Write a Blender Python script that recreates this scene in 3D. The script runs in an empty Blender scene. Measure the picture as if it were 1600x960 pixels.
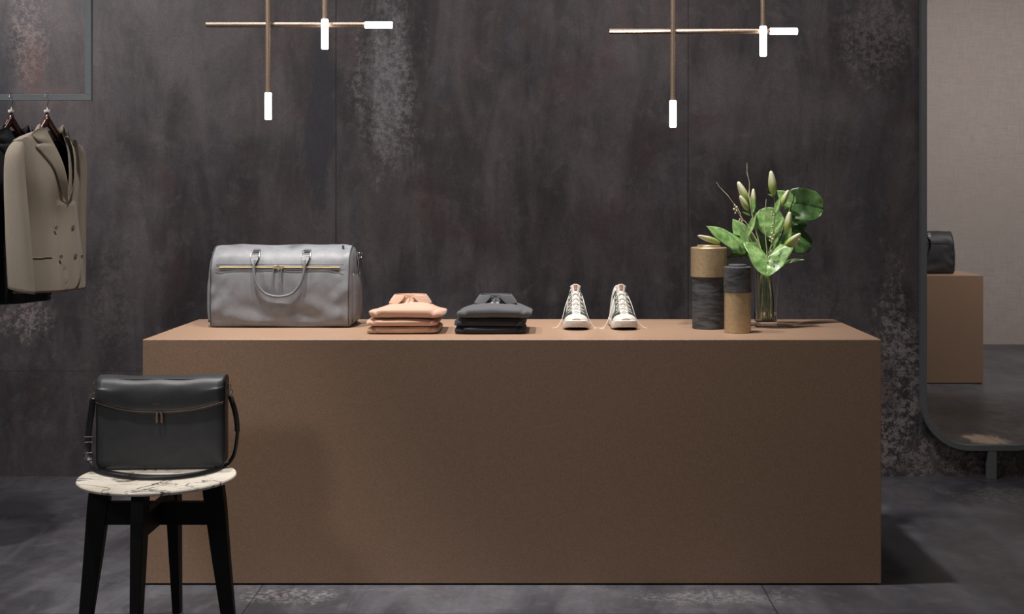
import bpy, bmesh, math, random
import numpy as np
from mathutils import Vector, Matrix, noise

random.seed(7)
C = bpy.context.scene.collection
PI = math.pi
F = 2092.0            # focal length in pixels of the 1600 px wide frame
EYE = 1.434

# ------------------------------------------------------------------ camera
cam_d = bpy.data.cameras.new('camera'); cam = bpy.data.objects.new('camera', cam_d); C.objects.link(cam)
cam.location = (0, 0, EYE); cam.rotation_euler = (PI / 2, 0, 0)
cam_d.sensor_width = 36; cam_d.lens = 36 * F / 1600
cam_d.shift_x = -50 / 1600; cam_d.shift_y = -177 / 1600
cam_d.clip_start = 0.05
bpy.context.scene.camera = cam

# ------------------------------------------------------------------ world, lights, exposure
sc = bpy.context.scene
sc.view_settings.view_transform = 'Standard'
sc.view_settings.look = 'None'
sc.view_settings.gamma = 1.0
sc.view_settings.use_curve_mapping = False
sc.view_settings.exposure = 0.0
world = bpy.data.worlds.new('world'); sc.world = world; world.use_nodes = True
world.node_tree.nodes['Background'].inputs[0].default_value = (1.0, 0.93, 0.9, 1)
world.node_tree.nodes['Background'].inputs[1].default_value = 0.155

def aim(o, target):
    o.rotation_euler = (Vector(target) - o.location).to_track_quat('-Z', 'Y').to_euler()

def spot(name, loc, target, power, size_deg, blend=0.8, radius=0.06, color=(1, 0.93, 0.85)):
    d = bpy.data.lights.new(name, 'SPOT'); d.energy = power; d.spot_size = math.radians(size_deg)
    d.spot_blend = blend; d.shadow_soft_size = radius; d.color = color
    o = bpy.data.objects.new(name, d); C.objects.link(o); o.location = loc; aim(o, target); return o

def area(name, loc, target, power, sx, sy, color=(1, 0.95, 0.9)):
    d = bpy.data.lights.new(name, 'AREA'); d.energy = power; d.shape = 'RECTANGLE'; d.size = sx; d.size_y = sy; d.color = color
    o = bpy.data.objects.new(name, d); C.objects.link(o); o.location = loc; aim(o, target); return o

W_ = (1, .95, .9)
spot('downlight_left', (-1.35, 4.80, 3.6), (-1.15, 5.25, .9), 300, 62, 1.0, .06, W_)
spot('downlight_middle', (-.55, 4.80, 3.6), (-.30, 5.25, .9), 300, 62, 1.0, .06, W_)
spot('downlight_right', (.35, 4.80, 3.6), (.75, 5.25, .9), 260, 62, 1.0, .06, W_)
spot('wall_spot_left', (-3.3, 4.9, 3.6), (-2.0, 6.79, 1.8), 230, 100, 1.0, 0.08, (1, 0.95, 0.94))
spot('wall_fill_right', (.8, 5.0, 3.6), (.6, 6.79, 1.7), 85, 110, 1.0, 0.10, (1, 0.95, 0.94))  # added wash that lifts the right side of the back wall
area('front_fill', (-3.0, 1.2, 3.0), (-0.9, 4.9, 0.6), 24, 0.6, 0.6)
spot('rack_fill', (-4.0, 4.2, 2.7), (-2.1, 5.3, 1.40), 150, 26, 1.0, .05, W_)  # added narrow light to brighten the blazer sleeve
spot('stool_spot', (-1.9, 3.6, 3.6), (-1.3, 4.35, .5), 230, 34, 1.0, .06, W_)
spot('rear_spot', (4.2, 4.5, 3.6), (4.0, 1.5, 1.1), 430, 122, 1.0, 0.10, (1, 0.96, 0.93))

# ------------------------------------------------------------------ helpers
def P(x, y, Y):
    """a point of the place seen at x, y standing Y metres away"""
    return Vector(((x - 850) * Y / F, Y, EYE - (y - 303) * Y / F))

def cinterp(t, xs, ys):
    """smooth (Catmull-Rom) interpolation of ys over xs"""
    xs = list(xs)
    if t <= xs[0]: return ys[0]
    if t >= xs[-1]: return ys[-1]
    i = 0
    while xs[i + 1] < t: i += 1
    x0, x1 = xs[i], xs[i + 1]; h = x1 - x0; u = (t - x0) / h
    m0 = (ys[i + 1] - ys[i - 1]) / (x1 - xs[i - 1]) if i > 0 else (ys[i + 1] - ys[i]) / h
    m1 = (ys[i + 2] - ys[i]) / (xs[i + 2] - x0) if i + 2 < len(xs) else (ys[i + 1] - ys[i]) / h
    return ((2*u**3 - 3*u**2 + 1) * ys[i] + (u**3 - 2*u**2 + u) * h * m0 + (-2*u**3 + 3*u**2) * ys[i + 1] + (u**3 - u**2) * h * m1)

def smooth_path(pts, n=6):
    pts = [Vector(p) for p in pts]
    if len(pts) < 3: return pts
    out = []
    k = list(range(len(pts)))
    for i in range(len(pts) - 1):
        for j in range(n):
            t = i + j / n
            out.append(Vector([cinterp(t, k, [p[a] for p in pts]) for a in range(3)]))
    out.append(pts[-1])
    return out

def sstep(a, b, x):
    t = min(1, max(0, (x - a) / (b - a))); return t * t * (3 - 2 * t)

class MB:
    def __init__(self): self.v = []; self.f = []; self.m = []
    def add(self, verts, faces, mi=0):
        n = len(self.v); self.v += [Vector(p) for p in verts]
        self.f += [tuple(i + n for i in f) for f in faces]; self.m += [mi] * len(faces); return self
    def box(self, lo, hi, mi=0):
        x0, y0, z0 = lo; x1, y1, z1 = hi
        return self.add([(x0,y0,z0),(x1,y0,z0),(x1,y1,z0),(x0,y1,z0),(x0,y0,z1),(x1,y0,z1),(x1,y1,z1),(x0,y1,z1)],
                        [(0,3,2,1),(4,5,6,7),(0,1,5,4),(1,2,6,5),(2,3,7,6),(3,0,4,7)], mi)
    def rings(self, rings, closed=True, cap=(True, True), mi=0, loop=False):
        n = len(rings[0]); v = [p for r in rings for p in r]; f = []
        m = n if closed else n - 1
        R = len(rings)
        for i in range(R if loop else R - 1):
            for j in range(m):
                a = i * n + j; b = i * n + (j + 1) % n; i2 = (i + 1) % R
                f.append((a, b, i2 * n + (j + 1) % n, i2 * n + j))
        if closed and not loop:
            if cap[0]: f.append(tuple(range(n - 1, -1, -1)))
            if cap[1]: f.append(tuple((R - 1) * n + k for k in range(n)))
        return self.add(v, f, mi)
    def tube(self, pts, r, n=8, mi=0, loop=False, taper=None):
        pts = [Vector(p) for p in pts]; R = []
        ref = None
        for i, p in enumerate(pts):
            if loop: t = pts[(i + 1) % len(pts)] - pts[i - 1]
            else: t = pts[min(i + 1, len(pts) - 1)] - pts[max(i - 1, 0)]
            t.normalize()
            if ref is None:
                ref = t.orthogonal().normalized()
            ref = (ref - t * ref.dot(t)).normalized(); b = t.cross(ref)
            rr = r if taper is None else r * taper(i / (len(pts) - 1))
            R.append([p + (ref * math.cos(2*PI*k/n) + b * math.sin(2*PI*k/n)) * rr for k in range(n)])
        return self.rings(R, loop=loop, mi=mi)
    def strap(self, pts, widths, w, th, mi=0):
        """flat band: widths = direction across the band at each point"""
        R = []
        for i, p in enumerate(pts):
            t = (pts[min(i + 1, len(pts) - 1)] - pts[max(i - 1, 0)]).normalized()
            a = Vector(widths[i]); a = (a - t * a.dot(t)).normalized(); b = t.cross(a)
            c = []
            for sx, sy in ((-1,-.6),(-.9,-1),(.9,-1),(1,-.6),(1,.6),(.9,1),(-.9,1),(-1,.6)):
                c.append(p + a * sx * w / 2 + b * sy * th / 2)
            R.append(c)
        return self.rings(R, mi=mi)
    def lathe(self, prof, n=48, c=(0, 0, 0), mi=0):
        c = Vector(c)
        R = [[c + Vector((r * math.cos(2*PI*k/n), r * math.sin(2*PI*k/n), z)) for k in range(n)] for r, z in prof]
        return self.rings(R, mi=mi)
    def cyl(self, a, b, r, n=16, mi=0): return self.tube([a, b], r, n, mi)
    def ball(self, c, r, mi=0, n=10, m=7, s=(1, 1, 1)):
        c = Vector(c); R = []
        for i in range(m + 1):
            th = PI * (0.02 + 0.96 * i / m)
            R.append([c + Vector((r*s[0]*math.sin(th)*math.cos(2*PI*k/n), r*s[1]*math.sin(th)*math.sin(2*PI*k/n), r*s[2]*math.cos(th))) for k in range(n)])
        return self.rings(R, mi=mi)
    def grid(self, fn, nu, nv, mi=0):
        v = [fn(i / nu, j / nv) for i in range(nu + 1) for j in range(nv + 1)]
        f = [(i*(nv+1)+j, i*(nv+1)+j+1, (i+1)*(nv+1)+j+1, (i+1)*(nv+1)+j) for i in range(nu) for j in range(nv)]
        return self.add(v, f, mi)
    def build(self, name, mats, parent=None, smooth=True, world=False, bevel=0, solid=0, sub=0, offset=0):
        if not isinstance(mats, (list, tuple)): mats = [mats]
        me = bpy.data.meshes.new(name)
        off = Vector((0, 0, 0))
        if world and parent is not None:
            r = parent
            while r.parent: r = r.parent
            off = r.location
        me.from_pydata([tuple(p - off) for p in self.v], [], self.f)
        for m in mats: me.materials.append(m)
        for p, mi in zip(me.polygons, self.m): p.material_index = mi
        b = bmesh.new(); b.from_mesh(me); bmesh.ops.remove_doubles(b, verts=b.verts, dist=1e-6)
        bmesh.ops.recalc_face_normals(b, faces=b.faces)
        b.to_mesh(me); b.free()
        if smooth: me.shade_smooth()
        o = bpy.data.objects.new(name, me); C.objects.link(o); o.parent = parent
        if solid:
            s = o.modifiers.new('thickness', 'SOLIDIFY'); s.thickness = solid; s.offset = offset
            if len(mats) > 1 and solid and mats[1] is not None and getattr(self, 'inner', False): s.material_offset = 1
        if bevel:
            s = o.modifiers.new('bevel', 'BEVEL'); s.width = bevel; s.segments = 3; s.limit_method = 'ANGLE'; s.angle_limit = math.radians(40)
        if sub:
            s = o.modifiers.new('subdivision', 'SUBSURF'); s.levels = sub; s.render_levels = sub
        if smooth and not sub:
            try:
                me.set_sharp_from_angle(angle=math.radians(42))
            except Exception: pass
        return o

def tag(o, label=None, cat=None, group=None, kind=None):
    if label: o['label'] = label
    if cat: o['category'] = cat
    if group: o['group'] = group
    if kind: o['kind'] = kind
    return o

def thing(name, label, cat, loc=(0, 0, 0), rz=0, group=None):
    o = bpy.data.objects.new(name, None); C.objects.link(o); o.empty_display_size = 0.05
    o.location = loc; o.rotation_euler = (0, 0, rz)
    return tag(o, label, cat, group)

# ------------------------------------------------------------------ materials
def srgb(h):
    h = h.lstrip('#'); r = [int(h[i:i+2], 16) / 255 for i in (0, 2, 4)]
    return tuple(c / 12.92 if c <= .04045 else ((c + .055) / 1.055) ** 2.4 for c in r) + (1,)

class NT:
    def __init__(self, name):
        self.m = bpy.data.materials.new(name); self.m.use_nodes = True
        self.t = self.m.node_tree; self.b = self.t.nodes['Principled BSDF']
    def n(self, typ, **kw):
        nd = self.t.nodes.new(typ)
        for k, v in kw.items(): setattr(nd, k, v)
        return nd
    def l(self, a, b): self.t.links.new(a, b)
    def val(self, sock, v):
        if isinstance(v, bpy.types.NodeSocket): self.l(v, sock)
        else: sock.default_value = v
    def math(self, op, a, b=0.0, c=0.0, clamp=False):
        nd = self.n('ShaderNodeMath', operation=op); nd.use_clamp = clamp
        self.val(nd.inputs[0], a); self.val(nd.inputs[1], b); self.val(nd.inputs[2], c)
        return nd.outputs[0]
    def coords(self, kind='Object'): return self.n('ShaderNodeTexCoord').outputs[kind]
    def mapping(self, vec, scale=(1, 1, 1), loc=(0, 0, 0), rot=(0, 0, 0)):
        nd = self.n('ShaderNodeMapping'); self.l(vec, nd.inputs[0])
        nd.inputs['Scale'].default_value = scale; nd.inputs['Location'].default_value = loc; nd.inputs['Rotation'].default_value = rot
        return nd.outputs[0]
    def noise(self, vec, scale, detail=6, rough=.55, dist=0):
        nd = self.n('ShaderNodeTexNoise'); self.l(vec, nd.inputs['Vector'])
        nd.inputs['Scale'].default_value = scale; nd.inputs['Detail'].default_value = detail
        nd.inputs['Roughness'].default_value = rough; nd.inputs['Distortion'].default_value = dist
        return nd.outputs['Fac']
    def ramp(self, v, a, b, lo=0.0, hi=1.0, smooth=True):
        nd = self.n('ShaderNodeMapRange'); nd.interpolation_type = 'SMOOTHSTEP' if smooth else 'LINEAR'
        self.val(nd.inputs[0], v); nd.inputs[1].default_value = a; nd.inputs[2].default_value = b
        nd.inputs[3].default_value = lo; nd.inputs[4].default_value = hi
        return nd.outputs[0]
    def mix(self, f, a, b):
        nd = self.n('ShaderNodeMix', data_type='RGBA'); self.val(nd.inputs[0], f); self.val(nd.inputs[6], a); self.val(nd.inputs[7], b)
        return nd.outputs[2]
    def bump(self, h, strength=.3, dist=.002):
        nd = self.n('ShaderNodeBump'); self.l(h, nd.inputs['Height']); nd.inputs['Strength'].default_value = strength
        nd.inputs['Distance'].default_value = dist; self.l(nd.outputs[0], self.b.inputs['Normal'])
    def set(self, color=None, rough=None, metal=None, spec=None):
        if color is not None: self.val(self.b.inputs['Base Color'], color)
        if rough is not None: self.val(self.b.inputs['Roughness'], rough)
        if metal is not None: self.b.inputs['Metallic'].default_value = metal
        if spec is not None: self.b.inputs['Specular IOR Level'].default_value = spec
        return self.m

def simple(name, col, rough=.5, metal=0, scale=60, vary=.12, bump=.15, bdist=.001, spec=.5, sc3=(1, 1, 1), sheen=0):
    t = NT(name); v = t.mapping(t.coords(), scale=sc3); nz = t.noise(v, scale, 5)
    c = srgb(col) if isinstance(col, str) else col
    d = tuple(x * (1 - vary) for x in c[:3]) + (1,); e = tuple(min(1, x * (1 + vary)) for x in c[:3]) + (1,)
    t.set(t.mix(t.ramp(nz, .3, .7), d, e), rough, metal, spec)
    if bump: t.bump(nz, bump, bdist)
    if sheen: t.b.inputs['Sheen Weight'].default_value = sheen
    return t.m

def stone(name, axis, base, patches, seams_a, seams_b, rough, dark, light, rust, tint, grain=1.0):
    """oxidised metal look porcelain slab; axis = (u, v) coordinate indices; patches (u, v, ru, rv, strength, colour)"""
    t = NT(name); co = t.coords(); sep = t.n('ShaderNodeSeparateXYZ'); t.l(co, sep.inputs[0])
    U = sep.outputs[axis[0]]; V = sep.outputs[axis[1]]
    s1 = [1, 1, 1]; s1[axis[0]] = 2.2; s1[axis[1]] = .55
    s2 = [1, 1, 1]; s2[axis[0]] = 1.6; s2[axis[1]] = .6
    cloud = t.noise(co, 1.5, 7, .6, .6)
    streak = t.noise(t.mapping(co, scale=tuple(s1)), 2.3, 8, .65, .8)
    mott = t.noise(t.mapping(co, scale=(1, 1, 1), loc=(3, 7, 1)), 9, 10, .72, .5)
    fine = t.noise(t.mapping(co, loc=(9, 2, 5)), 170, 3, .7)
    fine2 = t.noise(t.mapping(co, loc=(1, 2, 15)), 45, 6, .8)
    edge = t.noise(t.mapping(co, loc=(5, 1, 2), scale=tuple(s2)), 7, 9, .72, .6)
    c = t.mix(t.ramp(t.math('ADD', t.math('MULTIPLY', cloud, .5), t.math('MULTIPLY', streak, .5)), .38, .64), srgb(dark), srgb(light))
    c = t.mix(t.math('MULTIPLY', t.ramp(t.noise(t.mapping(co, loc=(13, 3, 8)), 2.4, 8, .65, 1.0), .50, .68), .55), c, srgb(rust))
    c = t.mix(t.math('MULTIPLY', t.ramp(t.noise(t.mapping(co, scale=tuple(s1), loc=(2, 9, 8)), 2.0, 6, .6, .5), .52, .7), .45), c, srgb(tint))
    c = t.mix(t.math('MULTIPLY', t.ramp(mott, .53, .62), .12), c, srgb('#8b8280'))
    for (u, v, ru, rv, k, col, spk) in patches:
        du = t.math('DIVIDE', t.math('SUBTRACT', U, u), ru); dv = t.math('DIVIDE', t.math('SUBTRACT', V, v), rv)
        d = t.math('SQRT', t.math('ADD', t.math('MULTIPLY', du, du), t.math('MULTIPLY', dv, dv)))
        d = t.math('ADD', d, t.math('MULTIPLY', t.math('SUBTRACT', edge, .5), 2.6))
        m = t.ramp(d, 1.05, .45)
        if spk: m = t.math('MULTIPLY', m, t.ramp(fine2, .45, .56))
        c = t.mix(t.math('MULTIPLY', m, k), c, srgb(col))
    g = t.ramp(fine, .25, .75, 1 - .26 * grain, 1 + .26 * grain, False)
    g2 = t.ramp(fine2, .3, .7, .9, 1.1, False)
    mul = t.n('ShaderNodeVectorMath', operation='SCALE'); t.l(c, mul.inputs[0]); t.l(t.math('MULTIPLY', g, g2), mul.inputs['Scale'])
    c = mul.outputs[0]
    seam = None
    for ax, lst, wd in ((U, seams_a, .0022), (V, seams_b, .0012)):
        for s in lst:
            k = t.math('LESS_THAN', t.math('ABSOLUTE', t.math('SUBTRACT', ax, s)), wd)
            seam = k if seam is None else t.math('MAXIMUM', seam, k)
    if seam is not None: c = t.mix(t.math('MULTIPLY', seam, .75), c, srgb('#0a0909'))
    r = t.ramp(t.math('ADD', t.math('MULTIPLY', mott, .6), t.math('MULTIPLY', streak, .4)), .3, .7, rough - .1, rough + .15)
    t.set(c, r, 0, .4)
    t.bump(t.math('ADD', t.math('MULTIPLY', mott, .5), t.math('MULTIPLY', fine, .25)), .18, .003)
    return t.m

WD = 6.79
def wp(x, y): return ((x - 850) * WD / F, EYE - (y - 303) * WD / F)
def wpatch(x, y, rx, ry, k, col, spk=False):
    u, v = wp(x, y); return (u, v, rx / 308, ry / 308, k, col, spk)
M = {}
M['wall'] = stone('oxidised_wall_panel', (0, 2), None, [
    wpatch(500, 190, 30, 190, .75, '#34373f'),
    wpatch(600, 110, 32, 150, .5, '#7d7e82'),
    wpatch(605, 130, 55, 170, .40, '#a2a2a5', True),
    wpatch(575, 120, 12, 160, .4, '#302d2f'),
    wpatch(330, 60, 150, 120, .3, '#6f6868'),
    wpatch(1040, 90, 60, 90, .3, '#66605f'),
    wpatch(1250, 480, 90, 60, .45, '#6b6263', True),
    wpatch(600, 330, 70, 120, .35, '#6f6865'),
    wpatch(40, 60, 36, 90, .55, '#9a8b88', True),
    wpatch(52, 110, 22, 60, .55, '#6a5350'),
    wpatch(5, 110, 28, 120, .6, '#3c3e44'),
    wpatch(75, 150, 50, 18, .45, '#705c5a'),
    wpatch(45, 500, 55, 40, .8, '#948a88', True),
    wpatch(170, 470, 45, 110, .35, '#756a68', True),
    wpatch(100, 420, 40, 160, .5, '#2a2628'),
    wpatch(450, 380, 90, 130, .35, '#4e3f3e'),
    wpatch(900, 400, 260, 120, .3, '#352b2b'),
    wpatch(1370, 60, 70, 80, .5, '#867b79', True),
    wpatch(1400, 600, 55, 190, .85, '#989090', True),
    wpatch(1385, 600, 20, 60, .6, '#5a4440', True),
    wpatch(1480, 720, 150, 35, .7, '#8d8482', True),
    wpatch(1150, 130, 70, 60, .3, '#6a6464'),
    wpatch(650, 460, 130, 40, .3, '#3b3b3f')],
    [-1.055, 0.731, 2.516, -2.84], [0.535], .48, '#3b373a', '#635d60', '#554544', '#474950')
def fpatch(x, y, rx, ry, k, col, spk=False):
    return ((x - 850) * EYE / (y - 303), F * EYE / (y - 303), rx, ry, k, col, spk)
M['floor'] = stone('dark_concrete_look_floor', (0, 1), None, [
    fpatch(450, 932, .22, .10, .7, '#8d898c', True),
    fpatch(1120, 935, .30, .10, .6, '#8d898c', True),
    fpatch(1580, 775, .35, .22, .55, '#8a8583', True),
    fpatch(1420, 770, .22, .15, .35, '#6b666a', True),
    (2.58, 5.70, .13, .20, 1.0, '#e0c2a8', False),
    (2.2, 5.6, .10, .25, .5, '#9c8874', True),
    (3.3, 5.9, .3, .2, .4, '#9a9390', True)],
    [-1.03, .797, 2.62, 4.45, -2.85], [4.57, 2.44, .9], .36, '#414147', '#626268', '#555155', '#51555c', .7)

def porcelain():
    t = NT('brown_porcelain'); co = t.coords(); n1 = t.noise(co, 240, 3, .7); n2 = t.noise(co, 30, 5)
    c = t.mix(t.ramp(n1, .3, .7), srgb('#957863'), srgb('#af917b'))
    c = t.mix(t.math('MULTIPLY', t.ramp(n2, .3, .7), .2), c, srgb('#997e66'))
    t.set(c, .42, 0, .5); t.bump(n1, .08, .001); return t.m
M['porcelain'] = porcelain()

def textile_wall():
    t = NT('taupe_wallcovering'); co = t.coords()
    a = t.noise(t.mapping(co, scale=(60, 60, 3)), 3, 5, .7); b = t.noise(t.mapping(co, scale=(3, 3, 60)), 3, 5, .7)
    c = t.mix(t.ramp(t.math('ADD', t.math('MULTIPLY', a, .5), t.math('MULTIPLY', b, .5)), .3, .7), srgb('#9a908b'), srgb('#bbb1ac'))
    c = t.mix(t.math('MULTIPLY', t.ramp(t.noise(co, 1.2, 4), .35, .7), .5), c, srgb('#a89c96'))
    t.set(c, .8, 0, .2); t.bump(a, .1, .001); return t.m
M['textile'] = textile_wall()
M['ceiling'] = simple('dark_ceiling_paint', '#3a3636', .9)

def marble():
    t = NT('white_marble'); co = t.coords()
    w = t.noise(t.mapping(co, rot=(0, 0, .6), scale=(1, 1.5, 1)), 3.2, 6, .55, 1.2)
    v1 = t.ramp(t.math('ABSOLUTE', t.math('SUBTRACT', w, .5)), 0.0, .020, 1, 0)
    w2 = t.noise(t.mapping(co, rot=(0, 0, -.4), scale=(1, 1.4, 1), loc=(4, 2, 1)), 6, 6, .55, 1.0)
    v2 = t.ramp(t.math('ABSOLUTE', t.math('SUBTRACT', w2, .5)), 0.0, .018, 1, 0)
    msk = t.ramp(t.noise(t.mapping(co, loc=(1, 6, 1)), 5, 3), .34, .5)
    c = t.mix(t.ramp(t.noise(co, 6, 5), .3, .7), srgb('#e2d8c8'), srgb('#f5eee2'))
    c = t.mix(t.math('MULTIPLY', t.math('MULTIPLY', v1, msk), .95), c, srgb('#4d4844'))
    c = t.mix(t.math('MULTIPLY', v2, .35), c, srgb('#7d756c'))
    t.set(c, .25, 0, .5); return t.m
M['marble'] = marble()

def leather(name, col, rough=.45, bump=.35):
    t = NT(name); co = t.coords(); vo = t.n('ShaderNodeTexVoronoi'); t.l(co, vo.inputs['Vector']); vo.inputs['Scale'].default_value = 420
    n2 = t.noise(co, 25, 5); c = srgb(col)
    t.set(t.mix(t.ramp(n2, .3, .7), tuple(x*.88 for x in c[:3]) + (1,), tuple(min(1, x*1.12) for x in c[:3]) + (1,)), rough, 0, .5)
    t.bump(t.math('ADD', vo.outputs['Distance'], t.math('MULTIPLY', n2, .6)), bump, .0008); return t.m
M['grey_leather'] = leather('grey_leather', '#797b80', .48)
M['grey_piping'] = leather('dark_grey_piping', '#3d3e42', .5)
M['grey_handle'] = leather('grey_handle_leather', '#6e7075', .45)
M['black_leather'] = leather('black_leather', '#303237', .45, .3)
M['black_strap'] = leather('black_strap_leather', '#15161a', .38, .2)
M['black_duffel'] = leather('black_duffel_leather', '#2b2b2e', .6, .3)
M['gold'] = simple('brass', '#c8b48c', .4, .5, 200, .15)
M['chrome'] = simple('steel', '#b9b4ae', .25, 1, 100, .05)
M['copper'] = simple('rose_copper', '#7d675e', .4, .5, 200, .1)
M['bronze'] = simple('brushed_bronze', '#8f7c6d', .38, .5, 260, .3, .3)
M['bronze_dim'] = M['bronze']
M['rack'] = simple('blue_grey_painted_steel', '#666d70', .5, .2, 150, .06)
M['mirror_frame'] = simple('anthracite_painted_steel', '#686c6f', .5, 0, 150, .06)
M['black_wood'] = simple('black_stained_oak', '#0c0b0b', .55, 0, 40, .35, .3, .001, .25, (6, 6, .6))
M['walnut'] = simple('dark_mahogany', '#3a1a14', .25, 0, 20, .25, .1, .001, .6, (4, 4, 1))
M['white_plastic'] = simple('white_cap', '#e6e2dc', .4)
M['beige_wool'] = simple('beige_wool', '#8c8377', .9, 0, 500, .12, .3, .0006, .15, sheen=.1)
M['black_wool'] = simple('black_wool', '#202226', .8, 0, 500, .12, .3, .0006, .25, sheen=.1)
M['lining'] = simple('black_satin_lining', '#0e0c0d', .55)
M['horn'] = simple('horn_button', '#73685c', .35)
M['peach'] = simple('peach_jersey', '#c6a28e', .85, 0, 400, .06, .25, .0005, .2, sheen=.15)
M['charcoal'] = simple('charcoal_jersey', '#55565a', .85, 0, 400, .06, .25, .0005, .2, sheen=.1)
M['shaded_charcoal_jersey'] = simple('shaded_charcoal_jersey', '#2e2f34', .85, 0, 400, .08, .25, .0005, .2, sheen=.1)  # same charcoal jersey, shade of the lower stack put into its colour
M['collar_white'] = simple('white_button', '#f0ebe4', .4)
M['canvas'] = simple('white_canvas', '#c8c5bf', .8, 0, 500, .05, .25, .0005)
M['rubber'] = simple('white_rubber', '#cdc8c1', .45, 0, 80, .03)
M['sole_shade'] = simple('shade_black_outsole', '#16161a', .6)  # black colour stands in for the shadow under the curled toe
M['green_suede'] = simple('dark_green_grey_suede', '#3c4443', .85, 0, 300, .12)
M['lace'] = simple('white_cotton_lace', '#e4e0d9', .8, 0, 700, .05)
M['brown_patch'] = simple('brown_leather_patch', '#9a6a58', .6, 0, 250, .2)
M['gold_card'] = simple('brushed_gold_card', '#bda784', .38, .5, 90, .10, .1, .0005, .5)
def charred():
    t = NT('charred_wood_veneer'); co = t.coords()
    g = t.noise(t.mapping(co, scale=(1.2, 1.2, 7), loc=(2, 1, 3)), 6, 9, .7, 1.6)
    g2 = t.noise(t.mapping(co, scale=(2, 2, 60)), 6, 5, .7, .4)
    c = t.mix(t.ramp(g, .35, .65), srgb('#2c2d30'), srgb('#5a5c60'))
    c = t.mix(t.math('MULTIPLY', t.ramp(g2, .5, .7), .5), c, srgb('#1a1a1c'))
    t.set(c, .55, 0, .4); t.bump(t.math('ADD', g, t.math('MULTIPLY', g2, .5)), .5, .002); return t.m
M['charred'] = charred()
def leafmat(name, a, b):
    t = NT(name); co = t.coords(); n1 = t.noise(co, 35, 6, .6, .5)
    t.set(t.mix(t.ramp(n1, .3, .7), srgb(a), srgb(b)), .32, 0, .5)
    t.b.inputs['Subsurface Weight'].default_value = 0
    t.bump(n1, .25, .002); return t.m
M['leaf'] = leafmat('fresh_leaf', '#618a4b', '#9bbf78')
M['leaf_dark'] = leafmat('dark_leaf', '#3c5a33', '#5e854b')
M['vein'] = simple('leaf_vein', '#93b878', .5)
def budmat():
    t = NT('lily_bud'); co = t.coords('Generated'); 
    n1 = t.noise(t.coords(), 120, 4)
    t.set(t.mix(t.ramp(n1, .3, .7), srgb('#b9bd86'), srgb('#d0d2a4')), .5, 0, .4); return t.m
M['bud_green'] = simple('lily_bud_green', '#a9b573', .5, 0, 90, .1)
M['bud_white'] = simple('lily_bud_cream', '#e2e0c6', .5, 0, 90, .06)
M['stem'] = simple('green_stem', '#6f8a4c', .5, 0, 60, .2)
M['twig'] = simple('pale_twig', '#e3dab6', .6, 0, 90, .2)
M['black_twig'] = simple('black_twig', '#0d0b0b', .6)
M['berry'] = simple('pale_berry', '#d8d6ac', .45)
def glass(name, col=(1, 1, 1, 1), rough=0.0):
    t = NT(name); t.set(col, rough, 0); t.b.inputs['Transmission Weight'].default_value = 1; t.b.inputs['IOR'].default_value = 1.45; return t.m
M['glass'] = glass('clear_glass')
def mirrormat():
    t = NT('mirror_silver'); t.set((.86, .85, .84, 1), .015, 1); return t.m
M['mirror'] = mirrormat()
def emit(name, s):
    t = NT(name); t.set((1, 1, 1, 1), .5); t.b.inputs['Emission Color'].default_value = (1, .93, .87, 1); t.b.inputs['Emission Strength'].default_value = s; return t.m
M['lamp'] = emit('lit_opal_tube', 7)

# ------------------------------------------------------------------ setting
def struct(name, lo, hi, m):
    o = MB().box(lo, hi).build(name, m, smooth=False); o['kind'] = 'structure'; return o
struct('floor', (-4.5, -2.5, -.1), (6.5, WD, 0), M['floor'])
struct('wall_back', (-4.5, WD, -.1), (6.5, WD + .15, 3.8), M['wall'])
struct('wall_front', (2.15, .59, 0), (6.5, .74, 3.7), M['textile'])
struct('ceiling', (-4.5, -1.0, 3.7), (6.5, WD, 3.8), M['ceiling'])

# ------------------------------------------------------------------ counters
CT = .9
def counter(name, x0, x1, y0, y1, h, label, loc):
    t = thing(name, label, 'counter', loc)
    MB().box((x0, y0, .006), (x1, y1, h)).build('counter_block', M['porcelain'], t, smooth=False, world=True, bevel=.0022)
    MB().box((x0 + .012, y0 + .012, 0), (x1 - .012, y1 - .012, .007)).build('plinth', M['black_wood'], t, smooth=False, world=True)
    return t
XL = (223 - 850) * 4.903 / F; XR = (1377 - 850) * 4.903 / F
counter('display_counter', XL, XR, 4.903, 5.70, CT, 'long brown monolithic display counter in the centre with bag, shirts, shoes and flowers on top', ((XL + XR) / 2, 5.3, 0))
YM = 6.745                                   # plane of the mirror glass
R2 = 2 * YM - 10.1
counter('display_counter', 1.95, (1536 - 850) * 10.1 / F, R2 - .64, R2, .818, 'brown counter block seen in the mirror carrying a black duffel', (2.6, R2 - .3, 0))

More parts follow.
